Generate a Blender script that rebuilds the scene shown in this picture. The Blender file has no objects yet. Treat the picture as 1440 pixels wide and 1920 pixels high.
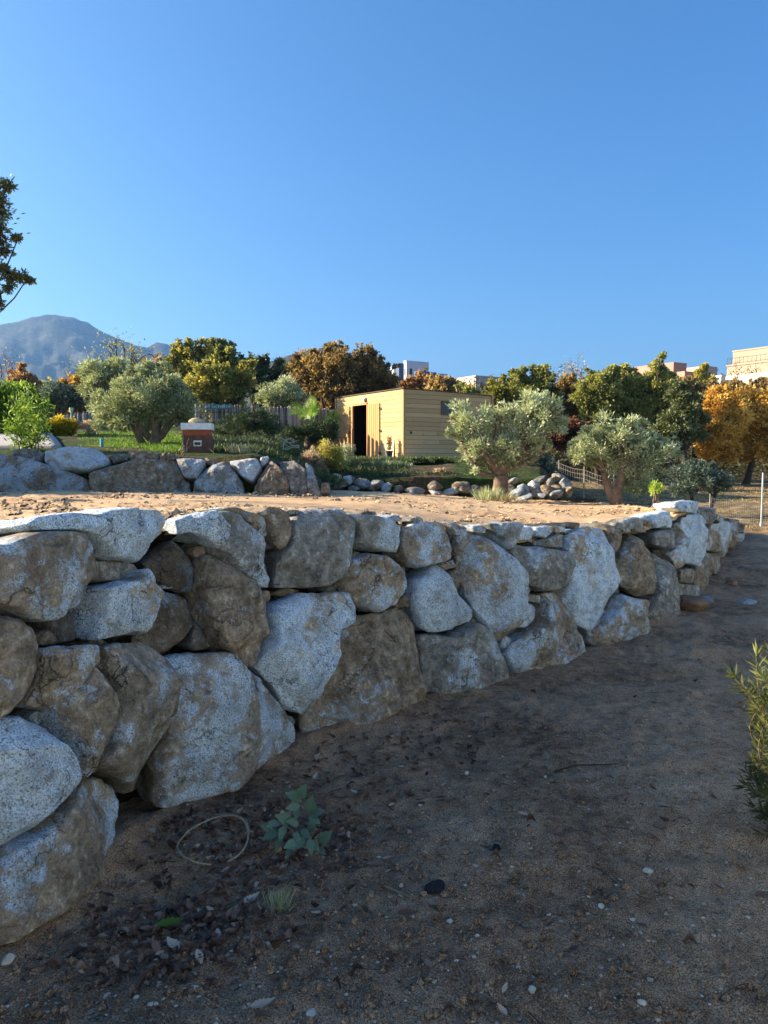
import bpy, math, random
import numpy as np
from mathutils import Vector, Matrix
R = math.radians
rng = np.random.default_rng(7)
random.seed(7)
SC = bpy.context.scene
C = SC.collection

# ---------------------------------------------------------------- camera, sky, sun, exposure
EYE = np.array([0.0, 0.0, 1.6]); FPX = 1400.0; TILT = math.atan(100/1400)
cam_d = bpy.data.cameras.new('camera'); cam = bpy.data.objects.new('camera', cam_d); C.objects.link(cam)
cam.location = EYE; cam.rotation_euler = (math.pi/2 - TILT, 0, 0)
cam_d.sensor_fit = 'VERTICAL'; cam_d.sensor_height = 36; cam_d.lens = 36*FPX/1920
cam_d.clip_start = 0.05; cam_d.clip_end = 12000
SC.camera = cam
SUN_EL = R(21)
SUN = Vector((-0.985, 0.12, math.tan(SUN_EL))).normalized()
w = bpy.data.worlds.new('World'); SC.world = w; w.use_nodes = True
nt = w.node_tree; bg = nt.nodes['Background']; sky = nt.nodes.new('ShaderNodeTexSky')
sky.sky_type = 'NISHITA'; sky.sun_disc = False; sky.sun_elevation = SUN_EL
sky.sun_rotation = math.atan2(SUN.x, SUN.y)
sky.altitude = 300; sky.air_density = 1.0; sky.dust_density = 3.5; sky.ozone_density = 2.5
hs = nt.nodes.new('ShaderNodeHueSaturation'); hs.inputs['Saturation'].default_value = 1.3; hs.inputs['Value'].default_value = 1.0
gm_ = nt.nodes.new('ShaderNodeGamma'); gm_.inputs[1].default_value = 0.9
nt.links.new(sky.outputs[0], gm_.inputs[0]); nt.links.new(gm_.outputs[0], hs.inputs['Color']); tn_ = nt.nodes.new('ShaderNodeMix'); tn_.data_type = 'RGBA'; tn_.blend_type = 'MULTIPLY'; tn_.inputs['Factor'].default_value = 1; tn_.inputs['B'].default_value = (.56, .82, 1.02, 1)
nt.links.new(hs.outputs[0], tn_.inputs['A']); nt.links.new(tn_.outputs['Result'], bg.inputs[0]); bg.inputs[1].default_value = 0.064
sl = bpy.data.lights.new('sun', 'SUN'); so = bpy.data.objects.new('sun', sl); C.objects.link(so)
sl.energy = 4.0; sl.angle = R(0.5); sl.color = (1.0, 0.80, 0.55)
so.rotation_euler = (-SUN).to_track_quat('-Z', 'Y').to_euler()
SC.view_settings.view_transform = 'Standard'; SC.view_settings.look = 'None'
SC.view_settings.exposure = 2.15
HAZE_D = 1.4e-4; SC.view_settings.gamma = 1.0

# ---------------------------------------------------------------- helpers
def P(u, v, Y):
    """the point at depth Y seen at photo pixel (u, v)"""
    xc = (u-720)/FPX; yc = (960-v)/FPX
    d = np.array([xc, math.cos(TILT)+yc*math.sin(TILT), yc*math.cos(TILT)-math.sin(TILT)])
    return EYE + d*(Y/d[1])
def ray(u, v):
    xc = (u-720)/FPX; yc = (960-v)/FPX
    return xc/(math.cos(TILT)+yc*math.sin(TILT)), (yc*math.cos(TILT)-math.sin(TILT))/(math.cos(TILT)+yc*math.sin(TILT))
_perm = np.random.default_rng(3).permutation(512).astype(np.int64)
_val = np.random.default_rng(4).random(512)
def vn(p):
    p = np.asarray(p, float); i = np.floor(p).astype(np.int64); f = p-i; f = f*f*(3-2*f)
    def h(a, b, c):
        return _val[_perm[(_perm[(_perm[(i[..., 0]+a) & 511]+i[..., 1]+b) & 511]+i[..., 2]+c) & 511]]
    x, y, z = f[..., 0], f[..., 1], f[..., 2]
    l = lambda a, b, t: a+(b-a)*t
    return l(l(l(h(0,0,0), h(1,0,0), x), l(h(0,1,0), h(1,1,0), x), y), l(l(h(0,0,1), h(1,0,1), x), l(h(0,1,1), h(1,1,1), x), y), z)*2-1
def fbm(p, o=4, g=0.5):
    p = np.asarray(p, float); s = 0; a = 1.0
    for k in range(o):
        s = s + a*vn(p*(2.03**k)+k*17.3); a *= g
    return s
def sm(a, b, x):
    t = np.clip((x-a)/(b-a), 0, 1); return t*t*(3-2*t)
def tag(o, label=None, cat=None, group=None, kind=None):
    if label: o['label'] = label
    if cat: o['category'] = cat
    if group: o['group'] = group
    if kind: o['kind'] = kind
    return o
def thing(name, label, cat, loc=(0,0,0), rz=0, group=None):
    o = bpy.data.objects.new(name, None); C.objects.link(o); o.location = loc; o.rotation_euler = (0,0,rz)
    return tag(o, label, cat, group)
def link(name, me, mat=None, parent=None):
    o = bpy.data.objects.new(name, me); C.objects.link(o)
    if mat: me.materials.append(mat)
    if parent is not None: o.parent = parent
    return o
def mesh(name, V, F, mat=None, parent=None, smooth=True, tint=None):
    """F: one int array (M,3|4) or a list of such arrays; V in the parent's coordinates"""
    if not isinstance(F, list): F = [F]
    V = np.asarray(V, float)
    me = bpy.data.meshes.new(name); me.vertices.add(len(V)); me.vertices.foreach_set('co', V.ravel())
    lo = np.concatenate([f.ravel() for f in F]); tot = np.concatenate([np.full(len(f), f.shape[1]) for f in F])
    st = np.concatenate([[0], np.cumsum(tot)[:-1]])
    me.loops.add(len(lo)); me.loops.foreach_set('vertex_index', lo.astype(np.int32))
    me.polygons.add(len(tot)); me.polygons.foreach_set('loop_start', st.astype(np.int32))
    me.update(calc_edges=True)
    me.polygons.foreach_set('use_smooth', np.full(len(tot), bool(smooth)))
    if tint is not None:
        a = me.attributes.new('tint', 'FLOAT', 'POINT'); a.data.foreach_set('value', np.asarray(tint, np.float32))
    return link(name, me, mat, parent)
class MB:
    def __init__(s): s.V = []; s.F3 = []; s.F4 = []; s.T = []; s.n = 0
    def add(s, V, F, t=0.5):
        V = np.asarray(V, float); F = np.asarray(F, int)
        (s.F4 if F.shape[1] == 4 else s.F3).append(F+s.n)
        s.V.append(V); s.T.append(np.broadcast_to(np.asarray(t, float), (len(V),))); s.n += len(V)
    def box(s, c, size, M=None, t=0.5):
        c = np.array(c, float); h = np.array(size, float)/2
        v = np.array([[x,y,z] for x in (-1,1) for y in (-1,1) for z in (-1,1)], float)*h
        if M is not None: v = v@np.array(M).T
        s.add(v+c, [[0,1,3,2],[4,6,7,5],[0,4,5,1],[2,3,7,6],[0,2,6,4],[1,5,7,3]], t)
    def tube(s, pts, rad, n=6, t=0.5, rough=0.0):
        pts = np.asarray(pts, float); m = len(pts); rad = np.broadcast_to(np.asarray(rad, float), (m,))
        T = np.gradient(pts, axis=0); T /= np.linalg.norm(T, axis=1)[:, None]+1e-9
        ref = np.array([0.31, 0.17, 0.93]) if abs(T[0][2]) < .8 else np.array([.93, .2, .1])
        A = np.cross(T, ref); A /= np.linalg.norm(A, axis=1)[:, None]+1e-9; B = np.cross(T, A)
        th = np.linspace(0, 2*math.pi, n, endpoint=False)
        V = pts[:, None]+(A[:, None]*np.cos(th)[None, :, None]+B[:, None]*np.sin(th)[None, :, None])*rad[:, None, None]
        if rough:
            q = V.reshape(-1, 3); k = fbm(q*np.array([7, 7, 2.5])/max(rad.max(), .02)*.12+5, 3).reshape(m, n)
            V = pts[:, None]+(V-pts[:, None])*(1+rough*k)[..., None]
        V = V.reshape(-1, 3)
        i = np.arange(m-1)[:, None]*n; j = np.arange(n)[None]; j2 = (j+1) % n
        F = np.stack([i+j, i+j2, i+n+j2, i+n+j], -1).reshape(-1, 4)
        s.add(V, F, t)
        e = np.arange(n)
        if n > 3:
            s.add(np.vstack([V[-n:], pts[-1:]]), np.stack([e, (e+1) % n, np.full(n, n)], -1), t)
            s.add(np.vstack([V[:n], pts[:1]]), np.stack([(e+1) % n, e, np.full(n, n)], -1), t)
    def build(s, name, mat=None, parent=None, smooth=False):
        F = [];
        if s.F4: F.append(np.vstack(s.F4))
        if s.F3: F.append(np.vstack(s.F3))
        return mesh(name, np.vstack(s.V), F, mat, parent, smooth, np.concatenate(s.T))
def rotz(a): return np.array([[math.cos(a), -math.sin(a), 0], [math.sin(a), math.cos(a), 0], [0, 0, 1]])

# ---------------------------------------------------------------- materials
def newmat(name, rough=0.9, spec=0.3):
    m = bpy.data.materials.new(name); m.use_nodes = True; t = m.node_tree
    b = t.nodes['Principled BSDF']; b.inputs['Roughness'].default_value = rough
    b.inputs['Specular IOR Level'].default_value = spec
    return m, t, b
def N(t, typ, **kw):
    n = t.nodes.new(typ)
    for k, v in kw.items():
        if k in n.inputs: n.inputs[k].default_value = v
        else: setattr(n, k, v)
    return n
def noise(t, vec, scale, detail=4, rough=0.55):
    n = N(t, 'ShaderNodeTexNoise', Scale=scale, Detail=detail, Roughness=rough)
    if vec is not None: t.links.new(vec, n.inputs['Vector'])
    return n.outputs['Fac']
def ramp(t, fac, stops, interp='LINEAR'):
    n = t.nodes.new('ShaderNodeValToRGB'); n.color_ramp.interpolation = interp; e = n.color_ramp.elements
    while len(e) < len(stops): e.new(0.5)
    for q, (p, c) in zip(e, stops):
        q.position = p; q.color = (c, c, c, 1) if isinstance(c, (int, float)) else (*c, 1)
    t.links.new(fac, n.inputs[0]); return n.outputs[0]
def mix(t, fac, a, b, typ='MIX'):
    n = t.nodes.new('ShaderNodeMix'); n.data_type = 'RGBA'; n.blend_type = typ
    for s, x in ((n.inputs['Factor'], fac), (n.inputs['A'], a), (n.inputs['B'], b)):
        if isinstance(x, (int, float)): s.default_value = x if s.type == 'VALUE' else (x, x, x, 1)
        elif isinstance(x, tuple): s.default_value = (*x, 1)
        else: t.links.new(x, s)
    return n.outputs['Result']
def mth(t, op, a, b=0.0, c=None):
    n = t.nodes.new('ShaderNodeMath'); n.operation = op
    for s, x in zip(n.inputs, (a, b, c)):
        if x is None: continue
        if isinstance(x, (int, float)): s.default_value = x
        else: t.links.new(x, s)
    return n.outputs[0]
def bump(t, b, h, strength, dist):
    n = N(t, 'ShaderNodeBump', Strength=strength, Distance=dist); t.links.new(h, n.inputs['Height'])
    t.links.new(n.outputs[0], b.inputs['Normal'])
def tintattr(t):
    return N(t, 'ShaderNodeAttribute', attribute_name='tint').outputs['Fac']
def plain(name, col, rough=0.7, metal=0.0, var=0.25, scale=8, bmp=0.0):
    m, t, b = newmat(name, rough); tc = N(t, 'ShaderNodeTexCoord').outputs['Object']
    f = noise(t, tc, scale, 5, .65)
    t.links.new(ramp(t, f, [(.3, tuple(c*(1-var) for c in col)), (.7, tuple(min(1, c*(1+var)) for c in col))]), b.inputs['Base Color'])
    b.inputs['Metallic'].default_value = metal
    if bmp: bump(t, b, noise(t, tc, scale*6, 4, .7), bmp, .01)
    return m
def rock_mat():
    m, t, b = newmat('granite', .85, .35)
    tc = N(t, 'ShaderNodeTexCoord').outputs['Object']; oi = N(t, 'ShaderNodeObjectInfo')
    sc = t.nodes.new('ShaderNodeVectorMath'); sc.operation = 'MULTIPLY_ADD'
    t.links.new(oi.outputs['Random'], sc.inputs[0]); sc.inputs[1].default_value = (91, 57, 33); t.links.new(tc, sc.inputs[2])
    vec = sc.outputs[0]
    sep = t.nodes.new('ShaderNodeSeparateColor'); t.links.new(oi.outputs['Color'], sep.inputs[0])
    pat, bri, blu = sep.outputs[0], sep.outputs[1], sep.outputs[2]
    big = noise(t, vec, 3.2, 6, .6)
    mid = noise(t, vec, 16, 6, .72)
    fine = noise(t, vec, 120, 4, .85)
    fine2 = noise(t, vec, 170, 2, .8)
    spk = mth(t, 'ADD', mth(t, 'MULTIPLY', fine, .6), mth(t, 'MULTIPLY', fine2, .4))
    gran = ramp(t, spk, [(.36, (.04, .045, .052)), (.435, (.24, .28, .32)), (.488, (.66, .76, .85)), (.57, (.88, .95, .99))])
    # weathered skin: darker, browner, low contrast, with pale crusts
    skin = ramp(t, mid, [(.3, (.09, .075, .058)), (.46, (.26, .222, .178)), (.6, (.42, .375, .32)), (.69, (.76, .75, .72))])
    skin = mix(t, ramp(t, oi.outputs['Random'], [(.30, 0.0), (.55, .75)]), skin, mix(t, 1.0, skin, (1.28, .98, .70), 'MULTIPLY'))
    skin = mix(t, .35, skin, gran, 'OVERLAY')
    k = mth(t, 'ADD', mth(t, 'MULTIPLY', big, .62), mth(t, 'MULTIPLY', mid, .38))
    k = mth(t, 'ADD', k, mth(t, 'MULTIPLY', mth(t, 'SUBTRACT', pat, .5), .36))
    msk = ramp(t, k, [(.455, 0.0), (.51, 1.0)])
    col = mix(t, msk, gran, skin)
    stain = ramp(t, noise(t, vec, 5.5, 5, .7), [(.37, .42), (.55, 1.0)])
    col = mix(t, .6, col, stain, 'MULTIPLY')
    rust = ramp(t, noise(t, vec, 2.1, 5, .7), [(.62, 0.0), (.72, 1.0)])
    col = mix(t, mth(t, 'MULTIPLY', rust, .35), col, (.24, .15, .07))
    lich = ramp(t, noise(t, vec, 26, 5, .75), [(.56, 0.0), (.62, 1.0)])
    col = mix(t, mth(t, 'MULTIPLY', lich, .4), col, (.07, .065, .055))
    pale = ramp(t, noise(t, vec, 19, 6, .8), [(.60, 0.0), (.66, 1.0)])
    col = mix(t, mth(t, 'MULTIPLY', pale, .6), col, (.80, .78, .72))
    vo = N(t, 'ShaderNodeTexVoronoi', Scale=2.6); vo.feature = 'DISTANCE_TO_EDGE'
    wr = t.nodes.new('ShaderNodeVectorMath'); wr.operation = 'MULTIPLY_ADD'; ns_ = N(t, 'ShaderNodeTexNoise', Scale=4.0, Detail=6.0); t.links.new(vec, ns_.inputs['Vector'])
    t.links.new(ns_.outputs['Color'], wr.inputs[0]); wr.inputs[1].default_value = (.7, .7, .7); t.links.new(vec, wr.inputs[2]); t.links.new(wr.outputs[0], vo.inputs['Vector'])
    crk = mth(t, 'MULTIPLY', ramp(t, vo.outputs['Distance'], [(.0, 1.0), (.014, 0.0)]), ramp(t, noise(t, vec, 3.5, 2, .5), [(.50, 0.0), (.58, 1.0)]))
    col = mix(t, mth(t, 'MULTIPLY', crk, .75), col, (.03, .025, .02))
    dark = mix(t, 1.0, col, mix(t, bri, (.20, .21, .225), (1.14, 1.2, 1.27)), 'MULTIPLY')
    t.links.new(dark, b.inputs['Base Color'])
    h = mth(t, 'SUBTRACT', mth(t, 'ADD', mth(t, 'MULTIPLY', mid, 1.5), mth(t, 'MULTIPLY', fine, .30)), mth(t, 'MULTIPLY', crk, .5))
    bump(t, b, h, 1.0, .03)
    return m
ROCK = rock_mat()
def soil_mat(name, c0, c1, c2, grain, fleck, sc=1.0, bdist=.006):
    m, t, b = newmat(name, .95, .15); tc = N(t, 'ShaderNodeTexCoord').outputs['Object']
    big = noise(t, tc, .9, 6, .6); mid = noise(t, tc, 9*sc, 6, .75); fi = noise(t, tc, 150*sc, 3, .85)
    base = ramp(t, mth(t, 'ADD', mth(t, 'MULTIPLY', big, .5), mth(t, 'MULTIPLY', mid, .5)), [(.36, c0), (.5, c1), (.66, c2)])
    base = mix(t, ramp(t, fi, [(.40, .0), (.50, .4), (.66, 1.0)]), mix(t, .6, base, (.015, .012, .01)), base)
    base = mix(t, mth(t, 'MULTIPLY', ramp(t, fi, [(.62, 0.0), (.72, 1.0)]), fleck), base, grain)
    t.links.new(base, b.inputs['Base Color'])
    bump(t, b, mth(t, 'ADD', mid, mth(t, 'MULTIPLY', fi, .5)), .9, bdist*2)
    return m
SOIL = soil_mat('damp_soil', (.040, .031, .025), (.062, .047, .037), (.088, .069, .054), (.34, .32, .28), .85)
SAND = soil_mat('dry_sandy_soil', (.34, .235, .145), (.47, .335, .21), (.56, .41, .26), (.62, .50, .36), .5, .5)
DARKSOIL = soil_mat('bank_soil', (.05, .035, .025), (.10, .072, .05), (.17, .125, .085), (.3, .25, .2), .5)
def leaf_mat(name, cols, transl=.48, rough=.55):
    m, t, b = newmat(name, rough, .35)
    col = ramp(t, tintattr(t), [(i/(len(cols)-1), c) for i, c in enumerate(cols)])
    t.links.new(col, b.inputs['Base Color'])
    tr = t.nodes.new('ShaderNodeBsdfTranslucent'); t.links.new(mix(t, 1.0, col, (1.0, 1.0, .6), 'MULTIPLY'), tr.inputs[0])
    ms = t.nodes.new('ShaderNodeMixShader'); ms.inputs[0].default_value = transl
    t.links.new(b.outputs[0], ms.inputs[1]); t.links.new(tr.outputs[0], ms.inputs[2])
    t.links.new(ms.outputs[0], t.nodes['Material Output'].inputs[0])
    return m
L = {
 'olive': leaf_mat('olive_leaf', [(.10,.12,.055),(.26,.30,.16),(.46,.52,.32),(.72,.78,.60)], .3),
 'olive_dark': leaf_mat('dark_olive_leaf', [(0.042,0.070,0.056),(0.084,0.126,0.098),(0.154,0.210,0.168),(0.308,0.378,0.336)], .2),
 'oak': leaf_mat('oak_leaf', [(.07,.085,.03),(.22,.25,.08),(.42,.42,.16),(.64,.60,.27)]),
 'dark': leaf_mat('dark_leaf', [(.03,.04,.018),(.08,.10,.04),(.15,.18,.08),(.28,.30,.15)], .2),
 'yolive': leaf_mat('yellow_green_leaf', [(.11,.125,.03),(.27,.27,.075),(.46,.42,.12),(.62,.54,.19)]),
 'yellow': leaf_mat('autumn_yellow_leaf', [(.20,.11,.03),(.48,.28,.06),(.70,.44,.11),(.82,.60,.20)], .4),
 'brown': leaf_mat('autumn_brown_leaf', [(.10,.07,.035),(.27,.19,.085),(.46,.32,.15),(.62,.47,.25)]),
 'red': leaf_mat('autumn_red_leaf', [(.14,.07,.035),(.34,.18,.09),(.50,.29,.15),(.58,.40,.24)]),
 'bright': leaf_mat('bright_green_leaf', [(0.042,0.084,0.014),(0.112,0.210,0.028),(0.238,0.378,0.056),(0.504,0.630,0.112)], .4),
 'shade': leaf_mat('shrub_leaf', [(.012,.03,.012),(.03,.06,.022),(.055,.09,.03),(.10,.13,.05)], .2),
 'flower': leaf_mat('yellow_flower_leaf', [(.06,.07,.01),(.30,.24,.02),(.65,.48,.03),(.80,.62,.05)]),
 'straw': leaf_mat('dry_grass_blade', [(.16,.12,.06),(.34,.26,.14),(.50,.40,.24),(.62,.53,.36)]),
 'purple': leaf_mat('purple_brown_leaf', [(0.042,0.017,0.017),(0.126,0.049,0.042),(0.224,0.098,0.070),(0.336,0.168,0.112)]),
 'twig': leaf_mat('bare_twig_bud', [(0.168,0.112,0.084),(0.364,0.266,0.210),(0.588,0.462,0.378),(0.728,0.588,0.504)]),
 'litter': leaf_mat('dead_oak_leaf', [(.05,.026,.018),(.13,.072,.05),(.26,.16,.115),(.50,.40,.31)], .1, .7),
 'seedling': leaf_mat('seedling_leaf', [(.03,.065,.035),(.06,.12,.08),(.09,.165,.115),(.14,.22,.16)], .2),
}
BARK = plain('bark', (.12, .09, .065), .95, 0, .5, 12, .8)
OLIVEBARK = plain('olive_bark', (.17, .12, .085), .95, 0, .55, 9, 1.0)
DARKBARK = plain('dark_bark', (.05, .04, .03), .95, 0, .4, 12, .6)
# ---------------------------------------------------------------- the near boulder wall's surface
_b = np.array([(-1400,0),(-700,0),(0,1755),(150,1655),(300,1515),(440,1462),(565,1390),(700,1350),(800,1312),(960,1270),(1094,1224),(1200,1190),(1270,1160),(1312,1122),(1345,1070),(1383,1022),(1397,1010)], float)
_Yb = np.array([EYE[2]/-ray(u, v)[1] if v else 0 for u, v in _b]); _Yb[0] = 1.15; _Yb[1] = 1.65
_t = np.array([(-700,1000),(0,994),(100,980),(250,966),(430,962),(560,965),(700,968),(850,986),(1000,996),(1100,994),(1200,980),(1280,952),(1310,953),(1345,968),(1383,978),(1397,988)], float)
def Yb(w):                                   # w = (X/Y)*FPX+720, constant along a line of sight
    return np.interp(w, _b[:, 0], _Yb)
_zt = np.array([1.6+ray(u, v)[1]*(float(Yb(u))+.2) for u, v in _t]); _zt[0] = 1.36
def Zt(w): return np.interp(w, _t[:, 0], _zt)
BAT = .20
def S(w, z):                                 # wall surface point
    w = np.asarray(w, float); z = np.asarray(z, float)
    Y = Yb(w)+BAT*z/1.2
    return np.stack([(w-720)/FPX*Y, Y, z], -1)
def wallpix(u, v):                           # pixel -> (w, z) on the wall surface
    u = np.asarray(u, float); v = np.asarray(v, float)
    a = (960-v)/FPX; dy = math.cos(TILT)+a*math.sin(TILT); k = (a*math.cos(TILT)-math.sin(TILT))/dy
    w = (u-720)/dy+720
    y0 = Yb(w); Y = (y0+BAT*1.6/1.2)/(1-BAT*k/1.2)
    return w, 1.6+k*Y
def wallnorm(w, z):
    a = S(w+12, z)-S(w-12, z); b = S(w, z+.1)-S(w, z-.1)
    n = np.cross(a, b); n /= np.linalg.norm(n, axis=-1, keepdims=True); return n

# ---------------------------------------------------------------- lower ground: one sheet to the horizon
def Gz(x, y):
    x = np.asarray(x, float); y = np.asarray(y, float)
    w = np.where(y > 1, x/np.maximum(y, 1)*FPX+720, 720)
    z = .028*np.clip(y-17, 0, 30)
    right = sm(300, 1000, w)
    z = z+sm(36, 120, y)*(4.0+6.5*right)
    z = z-sm(130, 400, y)*6*(1-right)
    s = x*.73-y*.68; z = z+3.8*sm(.8, 6.0, s)*sm(60, 30, np.abs(x))*sm(-60, -30, y)      # unseen bank added behind the viewer to bounce sunlight onto the wall
    return z
def axis(segs):
    out = [segs[0][0]]
    for a, b, s0, s1 in segs:
        x = a
        while x < b:
            f = (x-a)/(b-a); x += s0*(s1/s0)**f; out.append(min(x, b))
    return np.unique(np.round(out, 4))
gx = axis([(-2500,-60,400,30),(-60,-6,20,.5),(-6,-2.2,.5,.03),(-2.2,3.4,.02,.02),(3.4,9,.03,.06),(9,60,.1,4),(60,2500,20,400)])
gy = axis([(-60,.5,15,.2),(.5,1.5,.1,.02),(1.5,5.5,.016,.022),(5.5,12,.03,.07),(12,40,.1,.6),(40,160,1,6),(160,4500,20,600)])
X, Y = np.meshgrid(gx, gy)
q = np.stack([X, Y, 0*X], -1)
near = np.exp(-np.maximum(Y-14, 0)/10)
Z = Gz(X, Y)+.05*fbm(q*.55, 3)*near
rel = .014*fbm(q*4.5, 4, .6)+.008*np.clip(fbm(q*26+4, 2), -.1, 1)+.018*np.clip(fbm(q*13+9, 3), 0, 1)*sm(-.1, .5, fbm(q*1.3+3, 2))
Z = Z+rel*near
# trodden hollows by the bush
for hu, hv, rx, ry, dp in ((1365,1238,.26,.13,.07),(1282,1268,.16,.09,.06),(1375,1195,.13,.09,.03),(1320,1460,.26,.07,.035),(1325,1600,.3,.08,.03),(935,1570,.05,.08,.03)):
    d = 1.6/-ray(hu, hv)[1]; hx = (hu-720)/FPX*d
    Z -= dp*np.exp(-(((X-hx)/rx)**2+((Y-d)/ry)**2)**1.5)
# soil heaped against the wall foot
W = np.where(Y > .8, X/np.maximum(Y, .8)*FPX+720, -5000)
dist = (Yb(np.clip(W, -1400, 1397))-Y)*.6
foot = np.exp(-np.abs(dist)/.16)*(W > -1500)*(W < 1420)*(Y > .8)
Z += foot*(.015+.045*fbm(q*1.7+2, 3))
Z += np.clip(fbm(q*.12+5, 4), -1, 1)*sm(40, 90, Y)*2.0
GX, GY, GZ = gx, gy, Z
def ground_z(x, y):
    i = int(np.clip(np.searchsorted(GX, x)-1, 0, len(GX)-2)); j = int(np.clip(np.searchsorted(GY, y)-1, 0, len(GY)-2))
    fx = (x-GX[i])/(GX[i+1]-GX[i]); fy = (y-GY[j])/(GY[j+1]-GY[j])
    return float((GZ[j, i]*(1-fx)+GZ[j, i+1]*fx)*(1-fy)+(GZ[j+1, i]*(1-fx)+GZ[j+1, i+1]*fx)*fy)
def gridF(nr, nc):
    i = np.arange(nr-1)[:, None]*nc; j = np.arange(nc-1)[None]
    return np.stack([i+j, i+j+1, i+nc+j+1, i+nc+j], -1).reshape(-1, 4)
# ground colour: damp soil near, dry grassy field beyond
m, t, b = newmat('ground', .95, .15); tc = N(t, 'ShaderNodeTexCoord').outputs['Object']
big = noise(t, tc, .9, 6, .6); mid = noise(t, tc, 11, 7, .78); fi = noise(t, tc, 190, 3, .85)
base = ramp(t, mth(t, 'ADD', mth(t, 'MULTIPLY', big, .5), mth(t, 'MULTIPLY', mid, .5)), [(.40, (.22, .125, .07)), (.49, (.54, .325, .19)), (.61, (.82, .54, .34))])
base = mix(t, ramp(t, fi, [(.40, 0.0), (.56, 1.0)]), mix(t, .85, base, (.02, .012, .008)), base)
base = mix(t, ramp(t, noise(t, tc, 24, 4, .75), [(.30, .6), (.40, 0.0)]), base, (.06, .035, .022))
base = mix(t, mth(t, 'MULTIPLY', ramp(t, fi, [(.60, 0.0), (.68, 1.0)]), .8), base, (.75, .68, .58))
sepx = t.nodes.new('ShaderNodeSeparateXYZ'); t.links.new(tc, sepx.inputs[0])
far = ramp(t, mth(t, 'MULTIPLY', mth(t, 'ADD', sepx.outputs[1], mth(t, 'MULTIPLY', noise(t, tc, .3, 4, .6), 3)), .01), [(.165, 0.0), (.19, 1.0)])
scrub = ramp(t, mth(t, 'MULTIPLY', sepx.outputs[1], .01), [(.34, 0.0), (.42, 1.0)])
field = ramp(t, noise(t, tc, 2.2, 7, .75), [(.35, (.05, .04, .02)), (.48, (.12, .10, .05)), (.55, (.26, .19, .11)), (.68, (.42, .31, .19))])
field = mix(t, scrub, field, ramp(t, noise(t, tc, .8, 6, .7), [(.4, (.03, .03, .015)), (.6, (.10, .08, .04))]))
base = mix(t, far, base, field)
sv = mth(t, 'SUBTRACT', mth(t, 'MULTIPLY', sepx.outputs[0], .73), mth(t, 'MULTIPLY', sepx.outputs[1], .68))      # added bank, pale grey-green so it reflects sunlight onto the shaded wall
base = mix(t, ramp(t, mth(t, 'MULTIPLY', mth(t, 'ADD', sv, mth(t, 'MULTIPLY', noise(t, tc, 1.1, 4, .6), .8)), .1), [(.10, 0.0), (.16, 1.0)]), base, ramp(t, fi, [(.4, (.32, .39, .37)), (.6, (.60, .70, .67))]))
t.links.new(base, b.inputs['Base Color'])
bump(t, b, mth(t, 'ADD', mid, mth(t, 'MULTIPLY', fi, .45)), 1.0, .022)
g = mesh('ground', np.stack([X, Y, Z], -1).reshape(-1, 3), gridF(*X.shape), m); tag(g, kind='structure')

# ---------------------------------------------------------------- terrace of sandy soil behind the near wall
WS = np.concatenate([np.arange(-1400, -200, 40), np.arange(-200, 1250, 4.5), np.arange(1250, 1398, 3)])
yfar = np.interp(WS, [-1400, 560, 620, 1020, 1150, 1235, 1290, 1330, 1400], [11.2, 11.2, 15.2, 15.2, 13.6, 10.6, 9.4, 11.0, 16.2])
yfront = Yb(WS)+BAT*Zt(WS)/1.2
yfar = np.maximum(yfar, yfront+.55)
def terr(w, Y):
    yf = Yb(w)+BAT*Zt(w)/1.2
    base = Zt(w)-.05-.0235*(Y-yf)
    return base
rows = []
nrm = wallnorm(np.clip(WS, -1390, 1390), np.full(len(WS), .6)); hn = nrm.copy(); hn[:, 2] = 0; hn /= np.linalg.norm(hn, axis=1)[:, None]
for f in np.linspace(0, 1, 16)[:-1]:                # the earth behind the stones
    z = -.3+f*(Zt(WS)-.05+.3)
    p = S(WS, z)-hn*.27; p += .03*fbm(p*6, 3)[:, None]*hn; rows.append(p)
fr = np.concatenate([[0, .002], np.linspace(0, 1, 260)[1:]**1.25])
for f in fr:
    Yv = yfront+.12+(yfar-yfront-.12)*f
    x = (WS-720)/FPX*Yv
    z = terr(WS, Yv)
    pq = np.stack([x, Yv, 0*x], -1)
    z = z+.010*fbm(pq*2.2, 4, .6)+.013*np.clip(fbm(pq*np.array([7, 11, 1])+4, 4, .65), 0, 2)*sm(-.2, .35, fbm(pq*.9+8, 2))+.016*fbm(pq*.6+2, 2)
    z -= .05*np.exp(-f*40)
    rows.append(np.stack([x, Yv, z], -1))
for k, (dy, dz) in enumerate(((.25, -.15), (.8, -.5), (1.6, -1.4))):
    p = rows[-1 if k == 0 else -1].copy() if k == 0 else last.copy()
    if k == 0: last = p.copy()
    q2 = last.copy(); q2[:, 1] += dy; q2[:, 0] = (WS-720)/FPX*q2[:, 1]; q2[:, 2] += dz; rows.append(q2)
TV = np.stack(rows)
m2, t, b = newmat('terrace_soil', .95, .15); tc = N(t, 'ShaderNodeTexCoord').outputs['Object']
big = noise(t, tc, .8, 6, .65); mid = noise(t, tc, 7, 6, .7); fi = noise(t, tc, 60, 3, .8)
top = ramp(t, mth(t, 'ADD', mth(t, 'MULTIPLY', big, .5), mth(t, 'MULTIPLY', mid, .5)), [(.36, (.32, .205, .115)), (.47, (.60, .41, .235)), (.62, (.76, .55, .34))])
top = mix(t, ramp(t, fi, [(.35, 0.0), (.5, 1.0)]), mix(t, .45, top, (.08, .05, .03)), top)
geo = N(t, 'ShaderNodeNewGeometry'); s3 = t.nodes.new('ShaderNodeSeparateXYZ'); t.links.new(geo.outputs['True Normal'], s3.inputs[0])
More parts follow.
